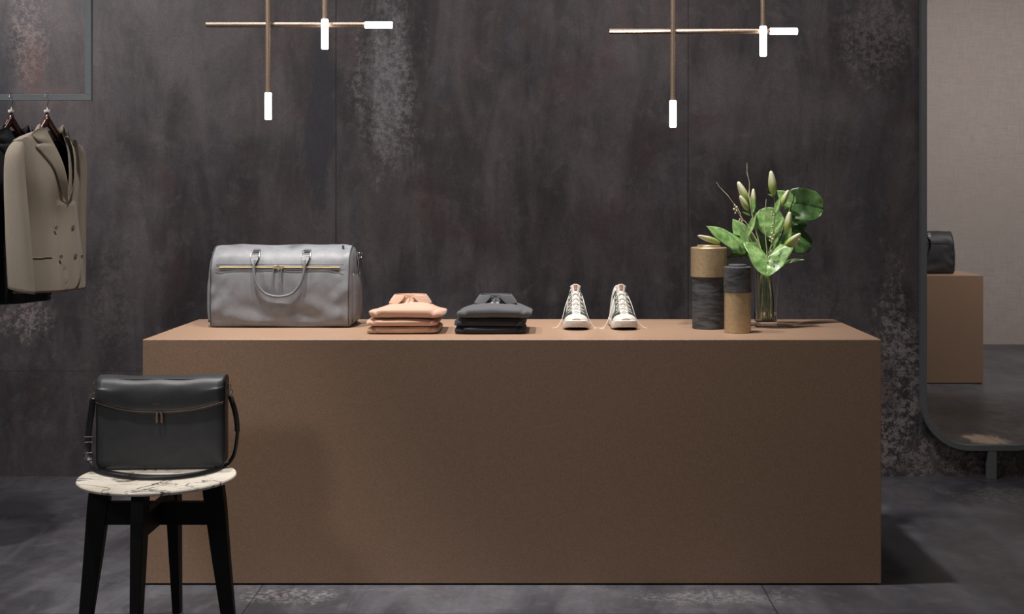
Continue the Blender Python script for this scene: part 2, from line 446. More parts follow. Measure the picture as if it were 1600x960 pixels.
# ------------------------------------------------------------------ pendants
def pendant(x0, x1, yh, verticals, label):
    D = 5.3; s = F / D; z = P(0, yh, D).z
    t = thing('pendant_light', label, 'lamp', (P(verticals[0][0], 0, D).x, D, 3.7), 0, 'bronze rod pendants over the counter')
    def X(x): return (x - 850) * D / F
    rr = .0103; lr = .0137
    hm = MB().tube([(X(x0), D, z), (X(x0) + .001, D, z), (X(x1) - .109, D, z)], rr, 20)
    hr = hm.build('horizontal_rod', M['bronze'], t, world=True, bevel=.001)
    tub = lambda a, b: MB().rings([[Vector(a).lerp(Vector(b), q) + off * k for off in ring] for q, k in ((0, .8), (.02, 1), (.98, 1), (1, .8))])
    def lamp(a, b, parent):
        a = Vector(a); b = Vector(b); d = (b - a).normalized(); o1 = d.orthogonal().normalized(); o2 = d.cross(o1)
        ring = [(o1 * math.cos(2*PI*k/24) + o2 * math.sin(2*PI*k/24)) * lr for k in range(24)]
        mb = MB().rings([[a.lerp(b, q) + r * k for r in ring] for q, k in ((0, .82), (.02, 1), (.98, 1), (1, .82))])
        mb.build('light_tube', M['lamp'], parent, world=True)
    lamp((X(x1) - .109, D, z), (X(x1), D, z), t)
    for (x, ya, yb) in verticals:
        Dv = D - .0245
        zt = EYE - (ya - 303) * Dv / F; zb = EYE - (yb - 303) * Dv / F; xx = (x - 850) * Dv / F
        MB().tube([(xx, Dv, 3.7), (xx, Dv, zt)], rr, 20).build('vertical_rod', M['bronze'], t, world=True)
        lamp((xx, Dv, zt), (xx, Dv, zb), t)
        MB().lathe([(.05, 3.7), (.05, 3.685), (.012, 3.675)], 32, (xx, Dv, 0)).build('ceiling_canopy', M['bronze'], t, world=True)
        MB().tube([(xx, Dv, z), (xx, D, z)], .005, 10).build('joint', M['bronze'], t, world=True)
pendant(322, 613, 39, [(419, 145, 187), (507.5, 30, 77)], 'bronze crossed rod pendant with three lit tubes, above the grey duffel bag')
pendant(952, 1246, 49, [(1051.5, 157, 199), (1192.5, 41, 88)], 'bronze crossed rod pendant with three lit tubes, above the flower vase')

# ------------------------------------------------------------------ clothes rack
D = 5.4
zr = P(0, 152.5, D).z; xr = P(139, 0, D).x
t = thing('hanging_rack', 'blue-grey square steel frame hung from the ceiling, holding two jackets', 'clothes rack', (-2.4, D, 3.7))
h = .0122
MB().box((-3.3 - h, D - h, zr - h), (xr + h + .0005, D + h, zr + h)).build('hanging_bar', M['rack'], t, smooth=False, world=True, bevel=.0008)
for xx in (xr, -3.3):
    MB().box((xx - h, D - h, zr + h), (xx + h, D + h, 3.7)).build('upright', M['rack'], t, smooth=False, world=True, bevel=.0008)

def hanger(x, label):
    px = P(x, 0, D).x
    t = thing('coat_hanger', label, 'hanger', (px, D, zr - .16), math.radians(72), 'wooden hangers on the rack bar')
    # local frame: x = across shoulders, origin at the level of the shoulder ends
    # the hook lies across the bar (its plane is turned back so that it grips the bar)
    top = .16 + h + .003
    hk = []
    R = Matrix.Rotation(-math.radians(72), 3, 'Z')
    for k in range(0, 13):
        a = math.radians(-35 + 215 * k / 12)
        hk.append(R @ Vector((0, -math.cos(a) * -.0185, top - .016 + math.sin(a) * .0185)))
    hk = [R @ Vector((0, .004, .128))] + [R @ Vector((0, .012, .138))] + hk
    hk = [Vector((0, 0, .10))] + hk
    MB().tube(smooth_path(hk, 3), .0014, 8).build('hook', M['chrome'], t)
    rings = []
    for i in range(33):
        q = -1 + 2 * i / 32; a = abs(q)
        zc = .098 - .140 * a ** .70 + (-.008 if a < .08 else 0) ; yc = -.010 * a * a
        hh = .022 * (1 - .5 * a) ; ww = .012 + .003 * sstep(.5, .95, a)
        rings.append([Vector((q * .142, yc + ww * math.cos(2*PI*k/14), zc - .01 + hh * math.sin(2*PI*k/14))) for k in range(14)])
    MB().rings(rings).build('hanger_arms', M['walnut'], t)
    MB().lathe([(.011, .100), (.012, .103), (.012, .109), (.009, .1105)], 20).build('hook_collar', M['white_plastic'], t)
    return t

def jacket(x, fab, label, extra=0.0):
    px = P(x, 0, D).x
    th = math.radians(72)
    t = thing('blazer', label, 'jacket', (px, D, 1.0), th, 'blazers hanging on the rack')
    Z0 = 1.0
    hem = 1.045 - extra
    SH = 1.665; NK = 1.70
    def shoulder(x): return NK - .062 * (min(abs(x), .23) / .2) ** 1.3
    def half(z): return cinterp(z, [hem, 1.2, 1.35, 1.5, 1.7], [.195, .180, .172, .186, .200])
    def bf(z): return cinterp(z, [hem, 1.2, 1.35, 1.5, 1.6, 1.7], [.112, .092, .074, .076, .056, .012])
    def bb(z): return cinterp(z, [hem, 1.2, 1.35, 1.5, 1.6, 1.7], [.022, .022, .022, .03, .028, .012])
    def front(x, z, off=0.0):
        a = half(z); u = max(-1, min(1, x / a)); b = bf(min(z + .0, 1.7))
        y = -b * (1 - abs(u) ** 2.6) ** .6
        y += (.012 * math.sin(x * 38 + 1.6 + 2.2 * (z - 1.2)) * sstep(1.58, 1.3, z) + .010 * noise.noise(Vector((x * 22, z * 3.2, 6)))) * (1 - abs(u))
        y += .006 * noise.noise(Vector((x * 14, z * 5, 2)))
        y *= 1 - sstep(.065, .095, abs(x)) * sstep(1.65, 1.70, z)
        zz = min(z, shoulder(x)) if z > 1.5 else z
        return Vector((x, y - off, zz - Z0))
    vbot = 1.402; xc = .025
    def vx(z, side):     # roll line of the lapel
        q = max(0, min(1, (z - vbot) / (NK - vbot)))
        return xc * (1 - q) + side * .068 * q ** .9
    inner = M['lining']
    # near (left in the photo) front panel and far panel, back panel, each with the lining inside
    body = MB()
    NZ = 60; NX = 22
    def panel(side):
        vs = []
        for i in range(NZ + 1):
            z = hem + (NK - hem) * i / NZ
            a = half(z)
            if side < 0:
                xe = .075 if z < vbot else vx(z, -1)
                if vbot <= z < vbot + .03: xe = .075 + (vx(z, -1) - .075) * sstep(vbot, vbot + .03, z)
                xe += .05 * 0
                if z < 1.16: xe = .075 - .085 * (1 - math.sqrt(max(0, 1 - ((1.16 - z) / (1.16 - hem + .004)) ** 2))) * .8
                xs = [-a + (xe + a) * j / NX for j in range(NX + 1)]
            else:
                xe = .0 if z < vbot else vx(z, 1)
                if vbot <= z < vbot + .03: xe = 0 + vx(z, 1) * sstep(vbot, vbot + .03, z)
                xs = [a + (xe - a) * j / NX for j in range(NX + 1)]
            for x_ in xs:
                p = front(x_, z, .006 if side < 0 and x_ > -.02 and z < vbot else 0)
                vs.append(p)
        fs = [(i*(NX+1)+j, i*(NX+1)+j+1, (i+1)*(NX+1)+j+1, (i+1)*(NX+1)+j) for i in range(NZ) for j in range(NX)]
        body.add(vs, fs)
    panel(-1); panel(1)
    def back(u, v):
        z = hem + (NK - hem) * v; a = half(z); x_ = -a + 2 * a * u
        uu = x_ / a; y = bb(z) * (1 - abs(uu) ** 2.6) ** .6 + .004 * noise.noise(Vector((x_ * 12, z * 5, 8)))
        y *= 1 - sstep(.065, .095, abs(x_)) * sstep(1.65, 1.70, z)
        top = shoulder(x_) - .045 * max(0, 1 - (x_ / .075) ** 2)
        return Vector((x_, y, min(z, top) - Z0 if z > 1.5 else z - Z0))
    body.grid(back, 36, 50)
    body.inner = True
    o = body.build('jacket_body', [fab, inner], t, solid=.003)
    # sleeves
    for sd in (-1, 1):
        rings = []
        for i in range(41):
            q = i / 40
            z = shoulder(.2) - .004 - q * (shoulder(.2) - 1.063 + extra * .8)
            cx = sd * (cinterp(q, [0, .1, .35, .7, 1], [.188, .212, .222, .226, .228])) - (.012 if sd > 0 else 0)
            cy = cinterp(q, [0, .12, .5, 1], [-.012, -.018, -.038, -.062]) if sd < 0 else cinterp(q, [0, .12, .5, 1], [-.010, .002, .020, .030])
            wy = cinterp(q, [0, .03, .10, .3, .6, 1], [.020, .031, .038, .046, .053, .060]) * (1 if sd < 0 else .82)
            wx = cinterp(q, [0, .04, .12, .3, .6, 1], [.016, .024, .028, .028, .026, .024])
            ring = []
            for k in range(28):
                a = 2 * PI * k / 28
                r = 1 + .03 * noise.noise(Vector((math.cos(a) * 2, math.sin(a) * 2, z * 7 + sd)))
                zz = z + (.012 * math.sin(a) * (1 if q > .9 else 0))
                ring.append(Vector((cx + wx * math.cos(a) * r, cy + wy * math.sin(a) * r, zz - Z0)))
            rings.append(ring)
        c = Vector((sum(p.x for p in rings[0]) / 28, sum(p.y for p in rings[0]) / 28, rings[0][0].z + .006))
        rings = [[c.lerp(p, .5) for p in rings[0]]] + rings
        sl = MB().rings(rings, cap=(True, False)); sl.inner = True
        sl.build('sleeve', [fab, inner], t, solid=.003)
    # lapels
    for sd in (-1, 1):
        def lap(u, v):
            z = vbot - .004 + (NK + .012 - vbot) * u
            xi = vx(z, sd)
            wd = cinterp(u, [0, .12, .45, .66, .70, .735, .76, .80, .9, 1.0], [.002, .016, .043, .066, .075, .072, .040, .056, .058, .048])
            x_ = xi + sd * wd * v
            p = front(x_, min(z, shoulder(x_) - .0), .013 + .014 * (1 - v) * sstep(0, .3, u) - .006 * v)
            p.z = z - Z0 - max(0, z - shoulder(x_))
            if u > .85: p.z += 0.016 * sstep(.85, 1, u) * (1 - abs(v - .3))
            return p
        MB().grid(lap, 70, 8).build('lapel', fab, t, solid=.003)
    # collar round the back of the neck
    def col(u, v):
        a = PI * (-.06 + 1.12 * u)
        q = v
        r = 1.0 - .04 * (1 - abs(2 * v - 1))
        zz = NK - Z0 + .002 + (v / .45 * .032 if v < .45 else .032 - (v - .45) / .55 * .044)
        f = 1.0 if v < .45 else 1 + (v - .45) / .55 * .30
        zz -= .040 * max(0, math.sin(a)) ** .8 + .004
        return Vector((.070 * math.cos(a) * f, -.018 + (.040 * math.sin(a)) * f, zz - .014 * (1 - math.sin(a) if a > 0 else 1)))
    MB().grid(col, 30, 10).build('collar', fab, t, solid=.003)
    # buttons and pocket flaps
    for (bx, bz) in ((-.055, 1.30), (.045, 1.30), (-.055, 1.185), (.045, 1.185)):
        p = front(bx, bz, .010)
        mb = MB().tube([p, p + Vector((0, -.003, 0))], .0085, 16)
        mb.build('button', M['horn'], t, bevel=.001)
    for sd in (-1, 1):
        pts = [front(sd * (.085 + .075 * k / 8), 1.183 + .0015 * math.sin(k), .004) for k in range(9)]
        MB().tube(pts, .0016, 6).build('pocket_welt', fab, t)
    return t
hanger(73.5, 'dark wooden hanger with white collar inside the beige blazer')
hanger(17.5, 'dark wooden hanger with white collar inside the black blazer, left of the other hanger')
jacket(73.5, M['beige_wool'], 'beige double-breasted wool blazer hanging on the rack, right of the black one')
jacket(17.5, M['black_wool'], 'black blazer hanging on the rack at the left edge, half hidden behind the beige one', .045)

# ------------------------------------------------------------------ duffel bags
def duffel(loc, rz, lea, pip, hand, label, zipm):
    t = thing('duffel_bag', label, 'bag', loc, rz, None)
    W = .275
    prof = [(-.108, .004), (-.118, .018), (-.121, .06), (-.121, .12), (-.118, .19), (-.110, .24), (-.090, .283), (-.060, .313), (-.02, .330),
            (.02, .331), (.06, .315), (.09, .285), (.108, .24), (.115, .19), (.118, .12), (.118, .06), (.114, .018), (.104, .004), (.05, .0015), (0, .001), (-.05, .0015)]
    n = 84
    L = [0]
    pc = prof + [prof[0]]
    for i in range(len(prof)): L.append(L[-1] + math.dist(pc[i], pc[i + 1]))
    def pp(s):
        s = (s % 1.0) * L[-1]
        return cinterp(s, L, [p[0] for p in pc]), cinterp(s, L, [p[1] for p in pc])
    def yf(z):
        best = None
        for k in range(120):
            y_, z_ = pp(k / 120 * .45)
            if best is None or abs(z_ - z) < best[0]: best = (abs(z_ - z), y_)
        return best[1]
    def surf(x, s):
        y, z = pp(s)
        q = abs(x) / W
        k = 1 - .03 * q ** 6
        sag = .006 * (1 - q * q) * sstep(.2, .33, z)
        wr = 0
        low = sstep(.17, .05, z) * sstep(.0, .03, z)
        wr += .014 * low * noise.noise(Vector((x * 9, z * 16 + x * 5, y * 5 + 3)))
        side = sstep(.55, .95, q) * sstep(.0, .04, z)
        wr += .010 * side * noise.noise(Vector((x * 12 + z * 10, z * 18 - x * 12, y * 6)))
        wr += .004 * noise.noise(Vector((x * 8, z * 10, y * 8 + 9))) * sstep(.0, .04, z)
        d = Vector((0, y, z - .15)); d = d.normalized() if d.length > 0 else d
        return Vector((x, y * k + d.y * wr, max(.0012, z * k - sag + d.z * wr + (.012 * x / W * 0))))
    xs = [-W + 2 * W * i / 70 for i in range(71)]
    rings = [[surf(x, k / n) for k in range(n)] for x in xs]
    def endcap(x, sg):
        base = [surf(x, k / n) for k in range(n)]; c = Vector((x, 0, .16)); out = []
        for f, b in ((.97, .004), (.85, .012), (.65, .017), (.4, .020), (.15, .021)):
            out.append([c + (p - c) * f + Vector((sg * b, 0, 0)) for p in base])
        return out
    rings = list(reversed(endcap(-W, -1))) + rings + endcap(W, 1)
    MB().rings(rings).build('bag_body', lea, t)
    for sg in (-1, 1):
        MB().tube([surf(sg * W, k / n) * 1.0 + Vector((sg * .001, 0, .0015)) for k in range(n)], .0021, 8, loop=True).build('piping', pip, t)
    # zip seams and brass zippers
    for (z, r) in ((.252, .0011), (.231, .0011)):
        MB().tube([Vector((x, surf(x, 0)[1] * 0 + yf(z) - .0025, z)) for x in [-.255 + .51 * k / 20 for k in range(21)]], r, 6).build('seam', pip, t)
    for (a, b) in ((-.243, -.017), (.007, .240)):
        zo = MB()
        zo.add([Vector((a, yf(.2385) - .004, .2385)), Vector((b, yf(.2385) - .004, .2385)), Vector((b, yf(.2445) - .003, .2445)), Vector((a, yf(.2445) - .003, .2445)),
                Vector((a, yf(.2385) + .004, .2385)), Vector((b, yf(.2385) + .004, .2385)), Vector((b, yf(.2445) + .004, .2445)), Vector((a, yf(.2445) + .004, .2445))],
               [(0,1,2,3),(4,7,6,5),(0,4,5,1),(3,2,6,7),(0,3,7,4),(1,5,6,2)])
        z_ = zo.build('zipper', zipm, t, smooth=False)
        e = b if a < -.1 else a
        MB().box((e - .008, yf(.24) - .009, .2345), (e + .008, yf(.24) - .002, .2485)).build('zip_slider', zipm, z_, bevel=.002)
        pu = MB(); ex = e + (-.006 if a < -.1 else .002)
        pu.tube([Vector((ex, yf(.23) - .008, .235)), Vector((ex - .001, yf(.2) - .009, .185))], .0032, 8)
        pu.build('zip_pull', hand, z_)
    # two handles: one falls over the front, the other behind
    for fb in (-1, 1):
        def yy(z, off): return fb * (-yf(z) + off)
        pts = [(-.100, .268), (-.101, .245), (-.098, .215), (-.090, .185), (-.072, .155), (-.045, .134), (0, .125), (.045, .134), (.072, .155), (.090, .185), (.098, .215), (.101, .245), (.100, .268)]
        path = smooth_path([Vector((x, yy(z, .013), z)) for x, z in pts], 4)
        hd = MB().tube(path, .0054, 12).build('handle', hand, t)
        for sx in (-1, 1):
            x = sx * .102
            # chape that carries the handle end
            MB().add([Vector((x - .015, yy(.288, .010), .290)), Vector((x + .015, yy(.288, .010), .290)), Vector((x + .014, yy(.27, .014), .270)), Vector((x + .004, yy(.25, .018), .250)), Vector((x - .004, yy(.25, .018), .250)), Vector((x - .014, yy(.27, .014), .270)),
                      Vector((x - .015, yy(.288, .004), .290)), Vector((x + .015, yy(.288, .004), .290)), Vector((x + .014, yy(.27, .006), .270)), Vector((x + .004, yy(.25, .008), .250)), Vector((x - .004, yy(.25, .008), .250)), Vector((x - .014, yy(.27, .006), .270))],
                     [(0,1,2,5),(5,2,3,4),(6,11,8,7),(11,10,9,8),(0,6,7,1),(1,7,8,2),(2,8,9,3),(3,9,10,4),(4,10,11,5),(5,11,6,0)]).build('handle_tab', hand, hd, smooth=False, bevel=.001)
            q = [Vector((x - .0165, yy(.284, .011), .283)), Vector((x + .0165, yy(.284, .011), .283)), Vector((x + .0165, yy(.306, .009), .306)), Vector((x - .0165, yy(.306, .009), .306))]
            MB().tube(q, .0024, 8, loop=True).build('buckle', M['chrome'], hd)
            MB().add([Vector((x - .012, yy(.27, .0045), .262)), Vector((x + .012, yy(.27, .0045), .262)), Vector((x + .012, yy(.31, .005), .312)), Vector((x - .012, yy(.31, .005), .312)),
                      Vector((x - .012, yy(.27, -.004), .262)), Vector((x + .012, yy(.27, -.004), .262)), Vector((x + .012, yy(.31, -.004), .312)), Vector((x - .012, yy(.31, -.004), .312))],
                     [(0,1,2,3),(4,7,6,5),(0,4,5,1),(3,2,6,7),(0,3,7,4),(1,5,6,2)]).build('buckle_anchor', pip, hd, smooth=False)
    # end pockets, side strap tabs and rings
    for sg in (-1, 1):
        def pk(u, v):
            y = -.095 + .19 * u; z = .02 + .195 * v
            e = (1 - abs(2 * u - 1) ** 4) * (1 - abs(2 * v - 1) ** 4)
            return Vector((sg * (W + .014 + .016 * e), y * (1 - .10 * v), z))
        MB().grid(pk, 16, 16).build('end_pocket', lea, t, solid=.003)
        MB().strap(smooth_path([Vector((sg * (W + .018), 0, .215)), Vector((sg * (W + .024), 0, .25)), Vector((sg * (W + .018), 0, .285)), Vector((sg * (W + .022), .0, .296))], 4), [(0, 1, 0)] * 13, .024, .004).build('side_tab', hand, t)
        c = Vector((sg * (W + .030), 0, .285))
        if sg > 0: MB().tube([c + Vector((.004 * sg * math.cos(a), .010 * math.cos(a), .013 * math.sin(a))) for a in [2*PI*k/20 for k in range(20)]], .0020, 8, loop=True).build('ring', M['chrome'], t)
        if sg > 0: MB().strap(smooth_path([Vector((sg * (W + .030), .0, .272)), Vector((sg * (W + .034), .01, .24)), Vector((sg * (W + .044), .03, .20)), Vector((sg * (W + .046), .045, .16))], 5), [(0, 1, .2)] * 16, .016, .003).build('strap_end', pip, t)
    MB().tube([Vector((.243, -.045, .318)), Vector((.243, -.052, .326))], .005, 14).build('rivet', M['black_strap'], t, bevel=.001)
    return t
duffel((-1.051, 5.445, CT), math.radians(-1), M['grey_leather'], M['grey_piping'], M['grey_handle'], 'grey leather duffel bag standing on the left of the counter', M['gold'])
duffel(((1496 - 850) * 10.26 / F - .305, 2 * YM - 10.29 - .09, .8185), PI, M['black_duffel'], M['black_strap'], M['black_duffel'], 'black leather duffel bag reflected in the mirror, on the second counter', M['black_strap'])

# ------------------------------------------------------------------ folded shirts
def superell(a, b, c, e1, e2, nu=64, nv=28, fn=None, c0=(0, 0, 0)):
    def sp(v, e): return math.copysign(abs(v) ** e, v)
    R = []
    for i in range(nv + 1):
        th = -PI/2 + PI * (i + .15) / (nv + .3)
        ring = []
        for k in range(nu):
            ph = 2 * PI * k / nu
            p = Vector((a * sp(math.cos(th), e1) * sp(math.cos(ph), e2), b * sp(math.cos(th), e1) * sp(math.sin(ph), e2), c * sp(math.sin(th), e1)))
            if fn: p = fn(p)
            ring.append(p + Vector(c0))
        R.append(ring)
    return R

def shirt_layer(loc, a, b, c, seed, m, label, group, collar=False, e1=.62, accent=None, tilt=0):
    t = thing('folded_polo_shirt', label, 'shirt', loc, tilt, group)
    def df(p):
        q = p.copy()
        nx = p.x / a; ny = p.y / b
        up = (p.z / c + 1) / 2
        # droop of the top towards the sides, soft folds along the front edge
        if collar: q.z -= c * .95 * up * sstep(.35, 1.0, abs(nx)) * (.45 + .55 * sstep(-1, .3, ny))
        else: q.z -= c * .5 * up * sstep(.8, 1.05, abs(nx))
        w = noise.noise(Vector((p.x * 14, p.y * 8, seed)))
        q.z += w * c * .35 * up
        q.y += .008 * noise.noise(Vector((p.x * 10, seed * 3, p.z * 20))) * (1 if ny < 0 else .3)
        q.x += .006 * noise.noise(Vector((p.y * 14, p.z * 50, seed + 4)))
        # diagonal crease at the ends of the front fold
        cr = math.exp(-((abs(nx) - .72 - (p.z / c) * .12) / .045) ** 2) * sstep(-.2, -.95, ny)
        q.y += .007 * cr; q.z -= .004 * cr * up
        q.z = max(q.z, -c)
        return q
    MB().rings(superell(a, b, c, e1 if collar else .48, .22, fn=df, c0=(0, 0, c))).build('folded_body', m, t)
    # inner fold edge visible along the front
    if False:
        def edge(u, v):
            x = -a * .93 + 2 * a * .93 * u
            y = -b * .975 + .004 * math.sin(u * 5 + seed) - .006 * math.sin(PI * v)
            z = c * (.55 + .25 * math.sin(u * PI * 1.1 + seed)) + (v - .5) * c * .5
            return Vector((x, y, z))
        MB().grid(edge, 30, 6).build('fold', m, t, solid=.002)
    if collar:
        H = .034; zc = 2 * c * .90; cy = .055
        mc = m
        def leaf(u, v):
            a0 = math.radians(-90 + 16); a1 = math.radians(270 - 16)
            an = a0 + (a1 - a0) * u
            fr = min(u, 1 - u)                      # 0 at the front opening
            ln = sstep(-.012, .055, fr) * (1 + .10 * sstep(.22, .1, fr))
            vv = v * (.25 + .75 * ln)
            fx = 1 + .36 * vv; fy = 1 + .26 * vv
            zz = zc + H * (1 - vv * .97) + .002 * math.sin(PI * v)
            back = .001 * math.sin(an)
            return Vector((.062 * math.cos(an) * fx, cy + .046 * math.sin(an) * fy, zz + back * (1 - v)))
        MB().grid(leaf, 64, 10).build('collar', mc, t, solid=.0026)
        def stand(u, v):
            an = math.radians(-90 + 9) + math.radians(342) * u
            return Vector((.060 * math.cos(an), cy + .044 * math.sin(an), zc - .006 + (H + .003) * v + .001 * math.sin(an) * v))
        MB().grid(stand, 48, 6).build('collar_stand', mc, t, solid=.002)
        for sx in (-1, 1):
            def pl(u, v): return Vector((sx * (.002 + .013 * v) + .003 * u, cy - .046 - .014 * (1 - u) , zc - .004 + .030 * u * (1 - .35 * v)))
            MB().grid(pl, 6, 6).build('placket', mc, t, solid=.002)
        for sx in (-.012, .010):
            MB().tube([Vector((sx, cy - .065, zc + .004)), Vector((sx, cy - .069, zc + .003))], .0052, 14).build('button', M['collar_white'], t, bevel=.0008)
    return t
for (cx, m1, m2, nm, side, mtop) in ((632.5, M['peach'], M['peach'], 'peach', 'left', M['peach']), (771, M['charcoal'], M['shaded_charcoal_jersey'], 'charcoal', 'right', M['charcoal'])):
    X = (cx - 850) / 412; g = 'stack of ' + nm + ' folded polo shirts'
    y0 = 5.077
    col2 = 'peach' if nm == 'peach' else 'shade-darkened charcoal'
    shirt_layer((X - .013, y0 + .142, CT), .137, .142, .0150, 1 + cx, m2, col2 + ' folded polo shirt at the bottom of the ' + nm + ' stack', g, tilt=.01)
    shirt_layer((X - .014, y0 + .140, CT + .0275), .137, .140, .0155, 2.3 + cx, m2, col2 + ' folded polo shirt in the middle of the ' + nm + ' stack', g, tilt=-.012)
    shirt_layer((X + .002, y0 + .142, CT + .0560), .143, .146, .0262, 3.7 + cx, m1, nm + ' polo shirt with standing collar on top of its stack', g, collar=True, e1=.62)

# ------------------------------------------------------------------ sneakers
def sneaker(loc, rz, ends, label):
    t = thing('high_top_sneaker', label, 'shoe', loc, rz, 'pair of white high-top sneakers')
    ys = [-.142, -.132, -.11, -.08, -.05, -.02, .01, .03, .06, .10, .130, .142]
    hw = [.016, .033, .045, .0480, .0465, .0435, .042, .0415, .041, .039, .030, .014]
    hs = [.044, .050, .056, .062, .080, .106, .133, .148, .150, .155, .158, .140]
    z0 = .022
    def S(y, ph, off=0):
        w = cinterp(y, ys, hw); h = cinterp(y, ys, hs)
        c, s = math.cos(ph), math.sin(ph)
        tall = sstep(.06, .14, h)
        e1 = .75 - .15 * tall; e2 = .85 - .2 * tall
        zf = abs(s) ** e2
        x = w * math.copysign(abs(c) ** e1, c) * (1 - .26 * tall * zf)
        z = z0 + (h - z0) * zf
        return Vector((x + off * c, y - off * .5 * (1 - tall), z + off * s))
    yy = [-.142 + .284 * i / 56 for i in range(57)]
    MB().rings([[S(y, PI * k / 26) for k in range(27)] for y in yy]).build('upper', M['canvas'], t)
    def plan(k, n, grow):
        a = 2 * PI * k / n; y = -.146 * math.cos(a)
        w = cinterp(max(-.142, min(.142, y * .972)), ys, hw)
        e = math.sqrt(max(0, 1 - (y / .1465) ** 2))
        x = math.copysign(max(w * .0, min(w + .004, .062 * e ** .55)), math.sin(a)) if abs(math.sin(a)) > 1e-6 else 0
        return x * grow, y * grow
    n = 72; R = []
    for (z, gr) in ((.0035, .93), (.006, .985), (.012, 1.0), (.026, .995), (.030, .96)):
        ring = []
        for k in range(n):
            x, y = plan(k, n, gr)
            lift = .010 * sstep(-.09, -.146, y)
            ring.append(Vector((x, y, z + lift * (1 - z / .05) + (.007 * sstep(-.10, -.14, y) if z > .02 else 0))))
        R.append(ring)
    so = MB().rings(R).build('sole', M['rubber'], t)
    R = []
    for (z, gr) in ((.0, .90), (.0042, .93)):
        R.append([Vector((plan(k, n, gr)[0], plan(k, n, gr)[1], z + .009 * sstep(-.085, -.13, plan(k, n, gr)[1]))) for k in range(n)])
    MB().rings(R).build('outsole', M['sole_shade'], t)  # bottom layer, its black doubles as shadow below the toe
    # toe cap
    def tc(u, v):
        y = -.141 + .052 * u; return S(y, PI * (.06 + .88 * v), .0022 * math.sin(PI * min(1, u * 1.0 + .02)) ** .3)
    MB().grid(tc, 16, 30).build('toe_cap', M['rubber'], t, solid=.001)
    # eyelet stays: dark bands either side of the tongue, flaring to the sole at the toe
    for sg in (-1, 1):
        def band(u, v):
            y = -.088 + .122 * u
            f = sstep(0, .32, u)
            ia = .24 + .02 * f + .16 * sstep(.6, 1, u)
            oa = cinterp(u, [0, .12, .3, .6, 1], [1.42, 1.15, .72, .66, .95])
            a = ia + (oa - ia) * v
            return S(y + .012 * v * (1 - f), PI / 2 - sg * a, .0028)
        MB().grid(band, 40, 8).build('eyelet_stay', M['green_suede'], t, solid=.0012)
    # tongue
    tp = [(-.083, .0610), (-.06, .0745), (-.03, .1005), (0, .1285), (.012, .145), (.018, .160), (.020, .170)]
    tt = [i / (len(tp) - 1) for i in range(len(tp))]
    def tongue(u, v):
        y = cinterp(u, tt, [p[0] for p in tp]); z = cinterp(u, tt, [p[1] for p in tp])
        w = .0115 + .0105 * sstep(.45, .95, u); x = (2 * v - 1) * w
        if u > .9: x *= math.sqrt(max(0, 1 - ((u - .9) / .105) ** 2)) * .65 + .35
        return Vector((x, y + .010 * abs(2*v-1) ** 2 * (.3 + u), z + .001 - .006 * abs(2 * v - 1) ** 2 * (1 - u) - .010 * abs(2 * v - 1) ** 2.5 * sstep(.8, 1, u)))
    to = MB().grid(tongue, 30, 12).build('tongue', M['canvas'], t, solid=.003)
    def patch(u, v):
        p = tongue(.66 + .30 * u, .33 + .34 * v); p.y -= .0022; return p
    MB().grid(patch, 6, 4).build('tongue_patch', M['brown_patch'], to, solid=.0008)
    # laces
    lc = MB()
    rows = [-.080, -.062, -.044, -.026, -.008, .010]
    def top(y, x, off):
        w = cinterp(y, ys, hw); h = cinterp(y, ys, hs)
        a = .55 * x / .02
        p = S(y, PI / 2 - a, off); return p
    for i in range(len(rows) - 1):
        for sg in (-1, 1):
            a, b = rows[i], rows[i + 1]
            pts = []
            for k in range(11):
                q = k / 10; x = sg * (-.0185 + .037 * q); y = a + (b - a) * q * .9
                pts.append(top(y, x, .0058 + .004 * math.sin(PI * q) + (.0015 if sg > 0 else 0)))
            lc.tube(pts, .00125, 6)
    lc.build('laces', M['lace'], t)
    for sg, pts in ends:
        start = top(.008, sg * .021, .006)
        MB().tube(smooth_path([start] + [Vector(p) for p in pts], 6), .0013, 6).build('lace_end', M['lace'], t)
    # brass eyelets hidden under the laces show at the top pair
    for sg in (-1, 1):
        p = top(.018, sg * .028, .005)
        MB().tube([p + Vector((0, -.001, 0)), p + Vector((0, .001, -.0005))], .0022, 10).build('eyelet', M['chrome'], t)
    return t
sneaker((.127, 5.365, CT), 0, [(-1, [(-.042, -.03, .085), (-.056, -.05, .035), (-.075, -.06, .006), (-.094, -.065, .0018)]),
                               (1, [(.034, -.04, .095), (.048, -.06, .045), (.070, -.07, .008), (.092, -.075, .0018), (.112, -.075, .0018)])],
        'left white high-top sneaker of the pair with dark stays and loose laces')
sneaker((.311, 5.365, CT), math.radians(4), [(-1, [(-.042, -.03, .085), (-.056, -.05, .045), (-.076, -.06, .008), (-.095, -.065, .0018), (-.120, -.066, .0018)]),
                               (1, [(.034, -.04, .095), (.050, -.06, .040), (.070, -.07, .012), (.090, -.085, .0018)])],
        'right white high-top sneaker of the pair with dark stays and loose laces')

